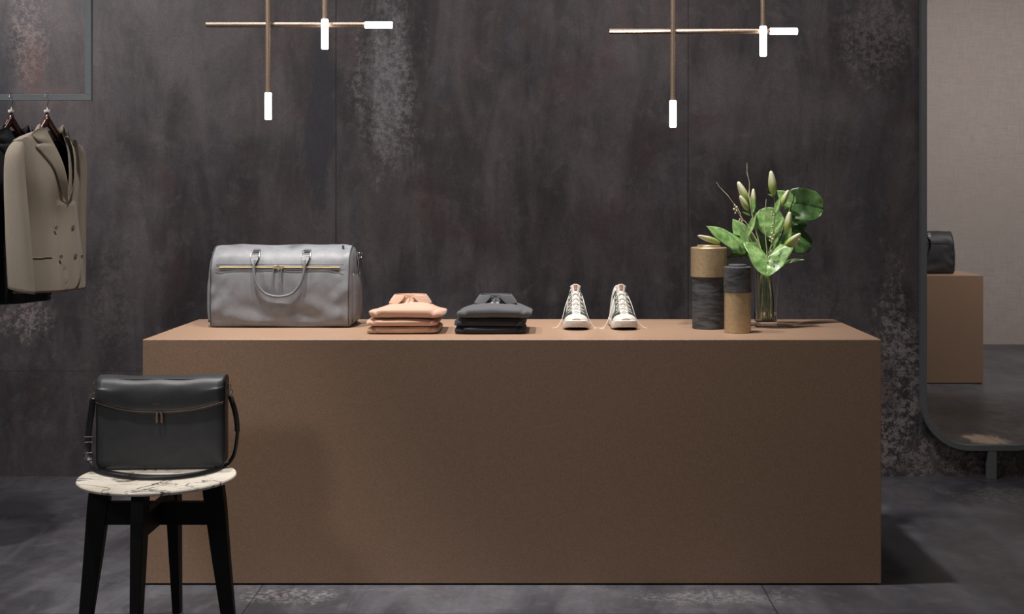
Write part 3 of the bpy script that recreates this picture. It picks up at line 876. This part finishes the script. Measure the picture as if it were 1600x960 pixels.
# ------------------------------------------------------------------ canisters
def canister(x, Y, r, parts, label):
    X = (x - 850) * Y / F
    t = thing('canister', label, 'jar', (X, Y, CT), 0, 'gold and charred wood canisters')
    (h1, m1, r1), (h2, m2, r2) = parts
    MB().lathe([(r1 * .0 + .001, 0), (r1 - .002, 0), (r1, .002), (r1, h1 - .001), (r1 - .001, h1)], 64).build('canister_body', m1, t)
    l = MB().lathe([(r2 - .001, h1), (r2, h1 + .001), (r2, h2 - .003), (r2 - .003, h2), (r2 * .66, h2 + .001), (r2 * .66, h2 + .006), (r2 * .63, h2 + .0085), (r2 * .2, h2 + .0095), (.001, h2 + .0095)], 64).build('lid', m2, t)
    return t
canister(1107.5, 5.312, .0715, ((.206, M['charred'], .0655), (.322, M['gold_card'], .0712)), 'taller canister with charred wood body and gold lid, a bud on top')
canister(1152.5, 5.152, .053, ((.156, M['gold_card'], .0510), (.254, M['charred'], .0533)), 'shorter canister with gold body and charred wood lid')

# ------------------------------------------------------------------ vase and flowers
VX, VY = (1196 - 850) * 5.372 / F, 5.372
def vase():
    t = thing('glass_vase', 'clear flared glass vase holding lilies and leaves on the counter', 'vase', (VX, VY, CT))
    def ring(w, z, n=48, e=.55):
        out = []
        for k in range(n):
            a = 2 * PI * k / n; c, s = math.cos(a), math.sin(a)
            out.append(Vector((w * math.copysign(abs(c) ** e, c), w * math.copysign(abs(s) ** e, s), z)))
        return out
    R = [ring(w, z) for w, z in ((.001, .0), (.040, .0), (.0435, .003), (.0435, .02), (.0432, .07), (.0445, .13), (.049, .19), (.0565, .245), (.0578, .2475),
                                 (.0550, .247), (.0475, .19), (.0428, .13), (.0412, .07), (.0412, .028), (.036, .022), (.001, .021))]
    MB().rings(R, cap=(True, True)).build('vase_glass', M['glass'], t)
vase()
def vin(i, z):
    """a point inside the vase for stem i"""
    a = i * 2.4; q = (z - .93) / .22
    r = .026
    return Vector((VX + r * math.cos(a) * (1.2 * (1 - q) + .6 * q) * (1 if q < .5 else 1), VY + r * math.sin(a) * (1 - .4 * q), z))

def bud(mb0, a, b, w):
    """closed lily bud from stalk end b to tip a"""
    a = Vector(a); b = Vector(b); d = (a - b); L = d.length; d.normalize(); o1 = d.orthogonal().normalized(); o2 = d.cross(o1)
    R = []
    for i in range(25):
        q = i / 24
        r = w / 2 * cinterp(q, [0, .06, .2, .42, .65, .85, .96, 1], [.30, .55, .88, 1.0, .84, .58, .36, .10])
        ring = []
        for k in range(24):
            an = 2 * PI * k / 24
            rr = r * (1 + .09 * math.cos(3 * an + q * 1.5))
            ring.append(b + d * L * q + (o1 * math.cos(an) + o2 * math.sin(an)) * rr)
        R.append(ring)
    n = len(mb0.f)
    mb0.rings(R)
    # cream tip and ridges
    for i in range(n, len(mb0.f)):
        f = mb0.f[i]; c = sum((mb0.v[j] for j in f), Vector()) / len(f); q = (c - b).dot(d) / L
        mb0.m[i] = 1 if q > .55 else 0
    return mb0

def budmaterial():
    """green base running into a cream tip, by height along the bud's own length"""
    t = NT('lily_bud'); at = t.n('ShaderNodeAttribute', attribute_name='along')
    n1 = t.noise(t.coords(), 150, 4)
    f = t.ramp(at.outputs['Fac'], .25, 1.0)
    c = t.mix(f, srgb('#a3b95c'), srgb('#f2f0d8'))
    t.set(t.mix(t.math('MULTIPLY', n1, .25), c, srgb('#c3c58e')), .5, 0, .4); return t.m
M['bud'] = budmaterial()
def bud_obj(a, b, w, parent, world=True, name='bud'):
    mb = MB(); bud(mb, a, b, w); mb.m = [0] * len(mb.f)
    o = mb.build(name, M['bud'], parent, world=world)
    off = Vector((0, 0, 0))
    r = parent
    if world and parent is not None:
        while r.parent: r = r.parent
        off = r.location
    a = Vector(a) - off; b = Vector(b) - off; d = a - b
    at = o.data.attributes.new('along', 'FLOAT', 'POINT')
    for i, v in enumerate(o.data.vertices): at.data[i].value = max(0, min(1, (v.co - b).dot(d) / d.length_squared))
    return o

def blade(base, tip, w, nrm, kind='heart', curl=.15, cup=.2, mat=None, parent=None, name='leaf_blade', lobes=.25, wave=.03):
    base = Vector(base); tip = Vector(tip); d = tip - base; L = d.length; d.normalize()
    nrm = Vector(nrm); nrm = (nrm - d * nrm.dot(d)).normalized(); s = d.cross(nrm)
    if kind == 'heart':
        q = [0, .06, .18, .35, .55, .75, .9, 1]; ww = [.30, .72, .95, 1.0, .88, .60, .30, .02]
    elif kind == 'round':
        q = [0, .06, .2, .45, .7, .88, .96, 1]; ww = [.25, .66, .90, 1.0, .92, .62, .36, .04]
    else:
        q = [0, .1, .3, .5, .75, .92, 1]; ww = [.12, .5, .9, 1, .66, .26, .02]
    ph = base.x * 37 % 6
    def fn(u, v):
        x = 2 * v - 1; hw = w / 2 * cinterp(u, q, ww) * (1 if lobes < .5 else 1 + 1.2 * (1 - u) ** 6)
        back = lobes * L * (abs(x) ** (1.4 if lobes < .5 else .9)) * (1 - u) ** 2 if kind != 'lance' else 0
        p = base + d * (L * u - back) + s * hw * x * 1.0
        p += nrm * (cup * hw * abs(x) ** 1.3 - curl * L * u * u + wave * w * math.sin(u * 9 + ph + x * 2) * abs(x)
                    - .02 * w * math.exp(-(x / .06) ** 2))
        p += nrm * .006 * w * math.cos(22 * (u - abs(x) * .35))
        return p
    o = MB().grid(fn, 26, 18).build(name, mat or M['leaf'], parent, world=True, solid=.0007)
    rib = [fn(u / 12, .5) + nrm * .0006 for u in range(12)]
    MB().tube(rib, .0009, 6, taper=lambda q: 1 - .7 * q).build('midrib', M['vein'], o, world=True)
    return o

cnt = [0]
def broad(bx, by, tx, ty, w, Y0, Y1, nrm, mat, label, kind='heart', **kw):
    """a broad leaf on its own stalk standing in the vase"""
    i = cnt[0]; cnt[0] += 1
    b = P(bx, by, Y0); tp = P(tx, ty, Y1)
    foot = vin(i, .928 + .004 * (i % 5))
    t = thing('foliage_leaf', label, 'leaf', foot, 0, 'leaves in the glass vase')
    mid = vin(i, 1.10)
    neck = Vector((VX + (b.x - VX) * .12 + .01 * math.cos(i), VY + (b.y - VY) * .2, 1.155))
    MB().tube(smooth_path([foot, mid, neck, neck.lerp(b, .5) + Vector((0, 0, .02)), b], 6), .0016, 8).build('leaf_stalk', M['stem'], t, world=True)
    blade(b, tp, w / 390, nrm, kind, mat=mat, parent=t, **kw)
FR = (0, -1, 0)
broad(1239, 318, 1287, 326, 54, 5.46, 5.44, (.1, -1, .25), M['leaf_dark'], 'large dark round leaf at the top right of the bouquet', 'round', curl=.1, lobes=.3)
broad(1238, 319, 1215, 297, 22, 5.42, 5.43, (-.2, -1, .3), M['leaf'], 'small bright leaf behind the upper right lily bud', 'heart', lobes=.1)
broad(1216, 364, 1188, 327, 46, 5.44, 5.46, (0, -1, .35), M['leaf'], 'round veined leaf in the middle behind the white twig', 'round', curl=.12, lobes=.1)
broad(1166, 388, 1110, 349, 34, 5.36, 5.30, (.35, -1, .9), M['leaf'], 'long bright leaf pointing left from the bouquet', 'heart', curl=.12, cup=-.25, lobes=.05)
broad(1172, 385, 1146, 342, 30, 5.41, 5.42, (-.2, -1, .4), M['leaf'], 'pale leaf leaning left behind the long left leaf', 'heart', lobes=.1)
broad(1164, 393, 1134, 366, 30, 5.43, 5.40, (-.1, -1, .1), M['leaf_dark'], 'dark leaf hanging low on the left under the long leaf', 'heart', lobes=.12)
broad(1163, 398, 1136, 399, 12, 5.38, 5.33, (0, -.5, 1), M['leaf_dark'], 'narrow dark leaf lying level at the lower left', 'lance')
broad(1199, 402, 1198, 430, 56, 5.30, 5.25, (0, -1, .55), M['leaf'], 'big glossy heart leaf drooping over the vase rim', 'heart', curl=.15, cup=.18, lobes=.72)
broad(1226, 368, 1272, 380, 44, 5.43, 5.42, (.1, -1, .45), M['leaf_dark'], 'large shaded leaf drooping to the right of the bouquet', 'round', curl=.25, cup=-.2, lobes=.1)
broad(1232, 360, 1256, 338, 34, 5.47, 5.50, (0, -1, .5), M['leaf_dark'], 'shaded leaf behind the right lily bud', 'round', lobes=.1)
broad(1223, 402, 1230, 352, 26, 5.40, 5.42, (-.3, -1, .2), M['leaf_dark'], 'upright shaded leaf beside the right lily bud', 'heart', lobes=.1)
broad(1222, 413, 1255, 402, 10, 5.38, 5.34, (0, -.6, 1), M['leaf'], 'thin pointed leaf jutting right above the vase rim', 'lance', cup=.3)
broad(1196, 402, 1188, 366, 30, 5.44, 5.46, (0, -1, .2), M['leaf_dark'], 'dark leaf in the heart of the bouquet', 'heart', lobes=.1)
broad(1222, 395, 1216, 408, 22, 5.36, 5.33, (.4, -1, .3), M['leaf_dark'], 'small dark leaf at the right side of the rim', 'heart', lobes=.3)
broad(1168, 384, 1158, 352, 14, 5.385, 5.38, (-.3, -1, .2), M['leaf'], 'slim light green leaf beside the pale left leaf', 'lance')
broad(1176, 392, 1164, 400, 26, 5.42, 5.38, (-.4, -1, .3), M['leaf_dark'], 'small dark leaf at the left side of the rim', 'heart', lobes=.3)

def lily(path, buds, leaves, i, label):
    foot = vin(i, .929)
    t = thing('lily_flower', label, 'flower', foot, 0, 'budding lilies in the glass vase')
    pts = [foot, vin(i, 1.08)] + [P(*p) for p in path]
    MB().tube(smooth_path(pts, 6), .0022, 8).build('stem', M['stem'], t, world=True)
    for (a, b, w, join) in buds:
        B = P(*b); A = P(*a); J = P(*join)
        MB().tube(smooth_path([J, J.lerp(B, .6) + (A - B) * -.1, B + (A - B) * .03], 4), .0016, 8).build('bud_stalk', M['stem'], t, world=True)
        bud_obj(A, B, w / 388, t)
    for (b, tp, w, nr) in leaves:
        blade(P(*b), P(*tp), w / 388, nr, 'lance', mat=M['leaf'], parent=t, name='leaf', curl=.1, cup=.35)
lily([(1192, 412, 5.37), (1186, 375, 5.38), (1178, 345, 5.38), (1176, 334, 5.38)],
     [((1153, 284, 5.36), (1169, 318, 5.37), 12.5, (1176, 334, 5.38)), ((1156, 306, 5.34), (1169, 329, 5.36), 9.5, (1175, 338, 5.38)), ((1177, 295, 5.39), (1177, 327, 5.385), 9, (1176, 336, 5.38))],
     [((1176, 333, 5.35), (1176, 307, 5.36), 9, (.3, -1, 0)), ((1167, 372, 5.34), (1181, 331, 5.35), 10, (-.4, -1, 0)), ((1172, 337, 5.35), (1161, 331, 5.33), 4, (0, -1, .6)),
      ((1181, 368, 5.37), (1183, 331, 5.37), 9, (.8, -1, 0)), ((1170, 383, 5.33), (1161, 357, 5.33), 6, (0, -1, 0))], 21,
     'left lily stem with three pale green buds')
lily([(1200, 412, 5.36), (1208, 370, 5.36), (1211, 330, 5.36), (1209.5, 306, 5.36)],
     [((1204.5, 267, 5.35), (1209, 305, 5.36), 12.5, (1210, 309, 5.36)), ((1232, 297, 5.34), (1220, 323, 5.355), 9.5, (1211, 338, 5.36))],
     [((1211, 333, 5.34), (1218, 309, 5.34), 8, (-.4, -1, 0)), ((1209, 361, 5.33), (1224, 339, 5.33), 9, (-.2, -1, .2)), ((1208, 307, 5.35), (1200, 303, 5.34), 3.5, (0, -1, .6)), ((1207, 385, 5.34), (1217, 362, 5.33), 8, (-.2, -1, .2))], 22,
     'tall central lily stem with one upright bud and one leaning right')
lily([(1207, 413, 5.36), (1220, 392, 5.34), (1228, 376, 5.34)],
     [((1234, 331, 5.32), (1230, 362, 5.33), 11.5, (1228, 376, 5.34)), ((1251, 365, 5.30), (1227, 384, 5.32), 11, (1222, 390, 5.34)), ((1249, 374, 5.32), (1226, 391, 5.33), 9, (1221, 392, 5.34))],
     [((1226, 382, 5.33), (1214, 405, 5.31), 8, (.4, -1, 0)), ((1228, 378, 5.35), (1237, 352, 5.36), 9, (.3, -1, 0))], 23,
     'right lily stem with buds low beside the shaded leaves')

def twig(path, i, m, r, label, group='bare twigs in the glass vase'):
    foot = vin(i, .930)
    t = thing('twig', label, 'twig', foot, 0, group)
    random.seed(i)
    pts = [foot, vin(i, 1.02) + Vector((.006, 0, 0)), vin(i, 1.10)] + [P(*p) for p in path]
    pts = smooth_path(pts, 4)
    pts = [p + Vector((random.uniform(-1, 1), 0, random.uniform(-1, 1))) * .0011 for p in pts]
    MB().tube(pts, r, 7, taper=lambda q: 1 - .55 * q).build('twig_branch', m, t, world=True)
    return t
twig([(1197, 411, 5.33), (1190, 392, 5.32), (1180, 372, 5.32), (1168, 352, 5.32), (1159, 341, 5.32), (1155, 330, 5.32), (1147, 319, 5.32), (1139, 308, 5.31), (1127, 295, 5.31), (1119, 285, 5.3)], 31, M['twig'], .0021, 'pale twig leaning far left')
twig([(1195, 411, 5.35), (1188, 385, 5.35), (1180, 358, 5.35), (1175, 335, 5.35), (1171, 310, 5.35), (1170.5, 298, 5.36), (1171, 288, 5.36), (1168, 272, 5.36), (1166.5, 255, 5.36)], 32, M['twig'], .0021, 'pale twig rising straight behind the left buds')
twig([(1198, 410, 5.29), (1198, 390, 5.28), (1196, 365, 5.28), (1195, 345, 5.28), (1196, 325, 5.28), (1197.5, 311, 5.28)], 33, M['twig'], .0021, 'pale upright twig in the middle in front of the leaves')
twig([(1202, 412, 5.37), (1217, 378, 5.39), (1226, 352, 5.40), (1233, 335, 5.40), (1236, 325, 5.39), (1240, 310, 5.38), (1240, 303, 5.38), (1246, 300, 5.38), (1253, 288, 5.38), (1260, 270, 5.38), (1262, 254, 5.38)], 34, M['black_twig'], .0025, 'black crooked twig rising on the right')
def berries(path, spots, i, label):
    t = twig(path, i, M['twig'], .0012, label, 'berry sprigs in the glass vase'); t.name = 'berry_sprig'; t['category'] = 'berries'
    random.seed(i * 3)
    for (x, y, Y) in spots:
        c = P(x, y, Y)
        MB().ball(c, .0042 * random.uniform(.8, 1.15)).build('berry', M['berry'], t, world=True)
berries([(1200, 409, 5.28), (1203, 392, 5.27), (1207, 376, 5.27), (1208, 360, 5.27), (1206, 345, 5.27), (1207, 333, 5.27)],
        [(1206, 365, 5.262), (1209, 368, 5.265), (1204, 371, 5.265), (1207, 374, 5.26), (1203, 376, 5.27), (1206, 378, 5.265), (1205, 393, 5.262), (1206, 355, 5.262), (1206, 332, 5.265), (1208, 336, 5.27), (1205, 336, 5.265), (1207, 351, 5.27)], 35, 'sprig of pale berries right of the middle twig')
berries([(1193, 410, 5.32), (1183, 392, 5.31), (1172, 374, 5.31), (1163, 352, 5.31), (1158, 342, 5.31), (1154, 333, 5.31), (1149, 324, 5.31)],
        [(1148, 321, 5.302), (1151, 324, 5.30), (1147, 327, 5.305), (1151, 329, 5.30), (1149, 333, 5.305), (1156, 343, 5.305), (1159, 346, 5.30), (1155, 346, 5.305)], 36, 'sprig of pale berries among the left twigs')

# bud lying on the tall canister
cz = CT + .322 + .0095
A = Vector((P(1089, 0, 5.30).x, 5.27, cz + .038)); B = Vector((P(1125, 0, 5.30).x, 5.31, cz + .0075))
o = bud_obj(A, B, .0235, None, world=False, name='lily_bud')
tag(o, 'loose cream lily bud lying on top of the taller canister', 'flower bud')

# ------------------------------------------------------------------ stool
SX, SY, SZ = -1.256, 4.35, .517
t = thing('side_stool', 'round marble-topped stool with black wooden cross legs in front of the counter', 'stool', (SX, SY, 0))
MB().lathe([(.001, SZ - .013), (.244, SZ - .013), (.249, SZ - .010), (.251, SZ - .004), (.249, SZ), (.001, SZ)], 96).build('marble_top', M['marble'], t)
def cross_leg(ang):
    mb = MB(); d = Vector((math.cos(ang), math.sin(ang), 0)); s = Vector((-math.sin(ang), math.cos(ang), 0)); th = .0185
    def ring(rc, w, z, tt): return [d * (rc - w / 2) - s * tt + Vector((0, 0, z)), d * (rc + w / 2) - s * tt + Vector((0, 0, z)), d * (rc + w / 2) + s * tt + Vector((0, 0, z)), d * (rc - w / 2) + s * tt + Vector((0, 0, z))]
    mb.rings([ring(.238, .040, 0, .013), ring(.208, .056, .25, .0175), ring(.190, .066, .42, .0205), ring(.180, .066, SZ - .0135, .0205)])
    return mb
for k in range(4): cross_leg(k * PI / 2).build('leg', M['black_wood'], t, smooth=False, bevel=.003)
MB().box((-.165, -.016, .361), (.165, .016, .434)).build('cross_beam', M['black_wood'], t, smooth=False, bevel=.002)
MB().box((-.015, -.165, .362), (.015, -.0162, .433)).build('cross_beam', M['black_wood'], t, smooth=False, bevel=.002)
MB().box((-.015, .0162, .362), (.015, .165, .433)).build('cross_beam', M['black_wood'], t, smooth=False, bevel=.002)

# ------------------------------------------------------------------ messenger bag
BX, BY = -1.2755, 4.445
t = thing('messenger_bag', 'black leather shoulder bag with flap and strap, standing on the marble stool', 'bag', (BX, BY + .045, SZ), math.radians(3))
w2, H, dp = .209, .300, .046
def rr_outline(w, h0, h1, r0, r1, n=10):
    pts = []
    for (cx, cz, a0, r) in ((w - r0, h0 + r0, -90, r0), (w - r1, h1 - r1, 0, r1), (-w + r1, h1 - r1, 90, r1), (-w + r0, h0 + r0, 180, r0)):
        for k in range(n + 1):
            a = math.radians(a0 + 90 * k / n); pts.append((cx + r * math.cos(a), cz + r * math.sin(a)))
    return pts
out = rr_outline(w2, .003, H, .028, .016)
R = []
for y, f in ((-dp - .006, .30), (-dp - .006, .6), (-dp - .005, .88), (-dp - .002, .965), (-dp + .004, .995), (-dp + .016, 1.0), (dp - .016, 1.0), (dp - .006, .985), (dp, .93), (dp + .001, .5)):
    R.append([Vector((x * f + (0 if f < 1 else 0) , y, .15 + (z - .15) * f)) for x, z in out])
body = MB().rings(R).build('bag_body', M['black_leather'], t)
po = [Vector((x * 1.0, -dp + .003, z)) for x, z in out]
MB().tube([Vector((p.x, p.y, p.z)) for p in po], .0028, 8, loop=True).build('piping', M['black_strap'], body)
MB().tube([Vector((x, -dp + .009, z - .0015)) for x, z in out if z < .05 and abs(x) < .19], .0012, 6).build('edge_trim', M['copper'], body)
def flow(x): return .196 + .034 * (abs(x) / w2) ** 2.4      # lower edge of the flap
fw = .2085
def flap(u, v):
    x = -fw + 2 * fw * u
    z0 = flow(x)
    # v: 0 = lower edge in front, up over the top, to the back
    topz = .308 - .004 * math.sin(u * PI) + .0015 * math.sin(u * 17)
    path = [(-dp - .012, z0), (-dp - .020, z0 + .012), (-dp - .023, z0 + .045), (-dp - .018, .275), (-dp - .004, topz - .010), (-.02, topz), (.02, topz - .001), (dp - .002, topz - .014), (dp + .006, .27), (dp + .006, .22)]
    k = [i / (len(path) - 1) for i in range(len(path))]
    y = cinterp(v, k, [p[0] for p in path]); z = cinterp(v, k, [p[1] for p in path])
    e = abs(2 * u - 1)
    y = y * (1 - .16 * sstep(.93, 1.0, e)) ; x *= (1 - .012 * sstep(.5, .0, v) * 0)
    y += .003 * noise.noise(Vector((x * 12, z * 14, 1)))
    return Vector((x, y, z))
fl = MB().grid(flap, 60, 48).build('flap', M['black_leather'], t, solid=.004, offset=0)
def fedge(sg):   # puffed side walls of the flap
    def fn(u, v):
        a = flap(1 if sg > 0 else 0, u); b = Vector((sg * (fw - .002), 0, .25)); return a.lerp(b, v * .9)
    return fn
for sg in (-1, 1): MB().grid(fedge(sg), 48, 4).build('flap_side', M['black_leather'], fl)
MB().tube([Vector((-fw + 2 * fw * k / 50, -dp - .0135, flow(-fw + 2 * fw * k / 50) - .0015)) for k in range(51)], .0019, 8).build('flap_piping', M['copper'], fl)
MB().tube([Vector((-fw + 2 * fw * k / 50, -dp - .008, flow(-fw + 2 * fw * k / 50) - .006)) for k in range(51)], .0035, 8).build('zip_tape', M['black_strap'], fl)
for x, lean in ((-.0075, -.001), (.006, .005)):
    z = flow(0) - .004
    s = MB().tube([Vector((x, -dp - .012, z + .003)), Vector((x + lean * .3, -dp - .016, z - .008))], .0036, 10)
    s.box((x + lean * .4 - .004, -dp - .0180, z - .033), (x + lean * .4 + .004, -dp - .0145, z - .008))
    o = s.build('zip_pull', M['copper'], fl, bevel=.001)
cu = bpy.data.curves.new('lettering', 'FONT'); cu.body = 'FOSSIL'; cu.size = .0072; cu.align_x = 'CENTER'; cu.extrude = .0003; cu.space_character = 1.15
lt = bpy.data.objects.new('lettering_curve', cu); C.objects.link(lt)
dg = bpy.context.evaluated_depsgraph_get(); me = bpy.data.meshes.new_from_object(lt.evaluated_get(dg)); bpy.data.objects.remove(lt)
fa = flap(.49, .17)
mt = Matrix.Translation((-.007, fa.y - .0035, .221)) @ Matrix.Rotation(PI / 2, 4, 'X')
me.transform(mt); me.materials.clear(); me.materials.append(M['copper'])
lo = bpy.data.objects.new('lettering', me); C.objects.link(lo); lo.parent = fl
# rings and trigger clasps
def to_local(p):
    return (Matrix.Rotation(-math.radians(3), 3, 'Z') @ (Vector(p) - t.location))
for (a, b, c) in (((157, 592, 4.49), (148, 598, 4.49), (146, 618, 4.49)), ((349, 592, 4.50), (357, 599, 4.50), (359, 612, 4.49))):
    A, B_, C_ = to_local(P(*a)), to_local(P(*b)), to_local(P(*c))
    MB().tube(smooth_path([A, A.lerp(B_, .5) + Vector((0, 0, .004)), B_], 5), .0018, 8).build('strap_loop', M['copper'], t)
    m = B_.lerp(C_, .45); hh = (C_ - B_).length * .42
    MB().tube([m + Vector((.006 * math.cos(q), 0, hh * math.sin(q))) for q in [2*PI*k/18 for k in range(18)]], .0013, 8, loop=True).build('clasp', M['copper'], t)
    MB().tube([C_ + Vector((.010 * math.cos(q), 0, .010 * math.sin(q) - .002)) for q in [2*PI*k/18 for k in range(18)]], .0014, 8, loop=True).build('ring', M['chrome'], t)
ctrl = [((146, 624, 4.49), (1, .2, 0)), ((143, 645, 4.49), (1, .2, 0)), ((139, 675, 4.49), (1, .2, 0)), ((138, 705, 4.48), (1, .2, 0)), ((141, 722, 4.46), (1, .3, .2)), ((147, 734, 4.415), (.6, .3, .8)),
        ((165, 741, 4.344), (.3, .2, 1)), ((200, 746.5, 4.290), (0, .3, 1)), ((245, 748, 4.276), (0, .3, 1)), ((290, 745.5, 4.300), (0, .3, 1)), ((330, 737.5, 4.379), (-.2, .3, 1)),
        ((352, 728, 4.477), (-.4, .3, .9)), ((364, 714, 4.50), (-.8, .3, .5)), ((369, 695, 4.50), (-1, .3, .1)), ((371, 670, 4.50), (-1, .3, 0)), ((368, 645, 4.50), (-1, .2, 0)), ((363, 628, 4.50), (-1, .2, 0)), ((360, 619, 4.49), (-1, .2, 0))]
pts = [to_local(P(*c[0])) for c in ctrl]
for p in pts: p.z = max(p.z, .0075)
wds = [Vector(c[1]).normalized() for c in ctrl]
sp_ = smooth_path(pts, 6); sw_ = smooth_path(wds, 6)
sm = MB(); sm.strap(sp_, sw_, .0125, .0026)
st = sm.build('shoulder_strap', M['black_strap'], t)
# second, wider layer on the left where the strap is doubled through its buckles
sm = MB(); sl_ = [p + Vector((0, -.004, 0)) for p in sp_[0:24]]; sm.strap(sl_, sw_[0:24], .021, .0035); sm.build('strap_layer', M['black_strap'], st)
sm = MB(); sl_ = [p + Vector((0, -.004, 0)) for p in sp_[-20:]]; sm.strap(sl_, sw_[-20:], .018, .0035); sm.build('strap_layer', M['black_strap'], st)
for (x, y) in ((139, 687), (138.5, 712)):
    c = to_local(P(x, y, 4.475)); hw_, hh_ = .0135, .009
    MB().tube([c + Vector(q) for q in ((-hw_, -.002, -hh_), (hw_, -.002, -hh_), (hw_, -.002, hh_), (-hw_, -.002, hh_))], .0014, 8, loop=True).build('buckle', M['chrome'], st)
# second turn of the strap lying on the marble
lay = [to_local(P(x, y, F * (EYE - SZ - .0035) / (y - 303))) for x, y in ((153, 733), (175, 737.5), (210, 742), (250, 743.5), (295, 741), (332, 734), (354, 726))]
for p in lay: p.z = .0035
lp = smooth_path(lay, 6)
MB().strap(lp, [Vector((0, 1, .25))] * len(lp), .010, .0026).build('strap_layer', M['black_strap'], st)

# ------------------------------------------------------------------ floor mirror
t = thing('standing_mirror', 'tall mirror with rounded anthracite frame on a single foot at the right edge', 'mirror', ((1551 - 850) * YM / F, YM, 0))
s = F / 6.72
MX = (1551 - 850) / s; hw = .3565; zb = EYE - (705 - 303) / s; zt = 2.62
rc = .245
def outline(ins, n=18):
    r = rc - ins; pts = []
    for (cx, cz, a0) in ((MX + hw - rc, zb + rc, -90), (MX + hw - rc, zt - rc, 0), (MX - hw + rc, zt - rc, 90), (MX - hw + rc, zb + rc, 180)):
        for k in range(n + 1):
            a = math.radians(a0 + 90 * k / n); pts.append((cx + r * math.cos(a), cz + r * math.sin(a)))
    return pts
o0, o1 = outline(0), outline(.0275)
yf_, yb_ = 6.72, 6.765
R = [[Vector((x, yf_, z)) for x, z in o0], [Vector((x, yb_, z)) for x, z in o0], [Vector((x, yb_, z)) for x, z in o1], [Vector((x, yf_, z)) for x, z in o1]]
MB().rings(R, loop=True).build('mirror_frame', M['mirror_frame'], t, smooth=False, world=True, bevel=.001)
g = outline(.026)
MB().rings([[Vector((x, YM - .003, z)) for x, z in g], [Vector((x, YM, z)) for x, z in g]]).build('mirror_glass', M['mirror'], t, smooth=False, world=True)
fx = MX
MB().box((fx - .021, 6.722, 0), (fx + .021, 6.762, zb + .002)).build('foot', M['mirror_frame'], t, smooth=False, world=True, bevel=.001)
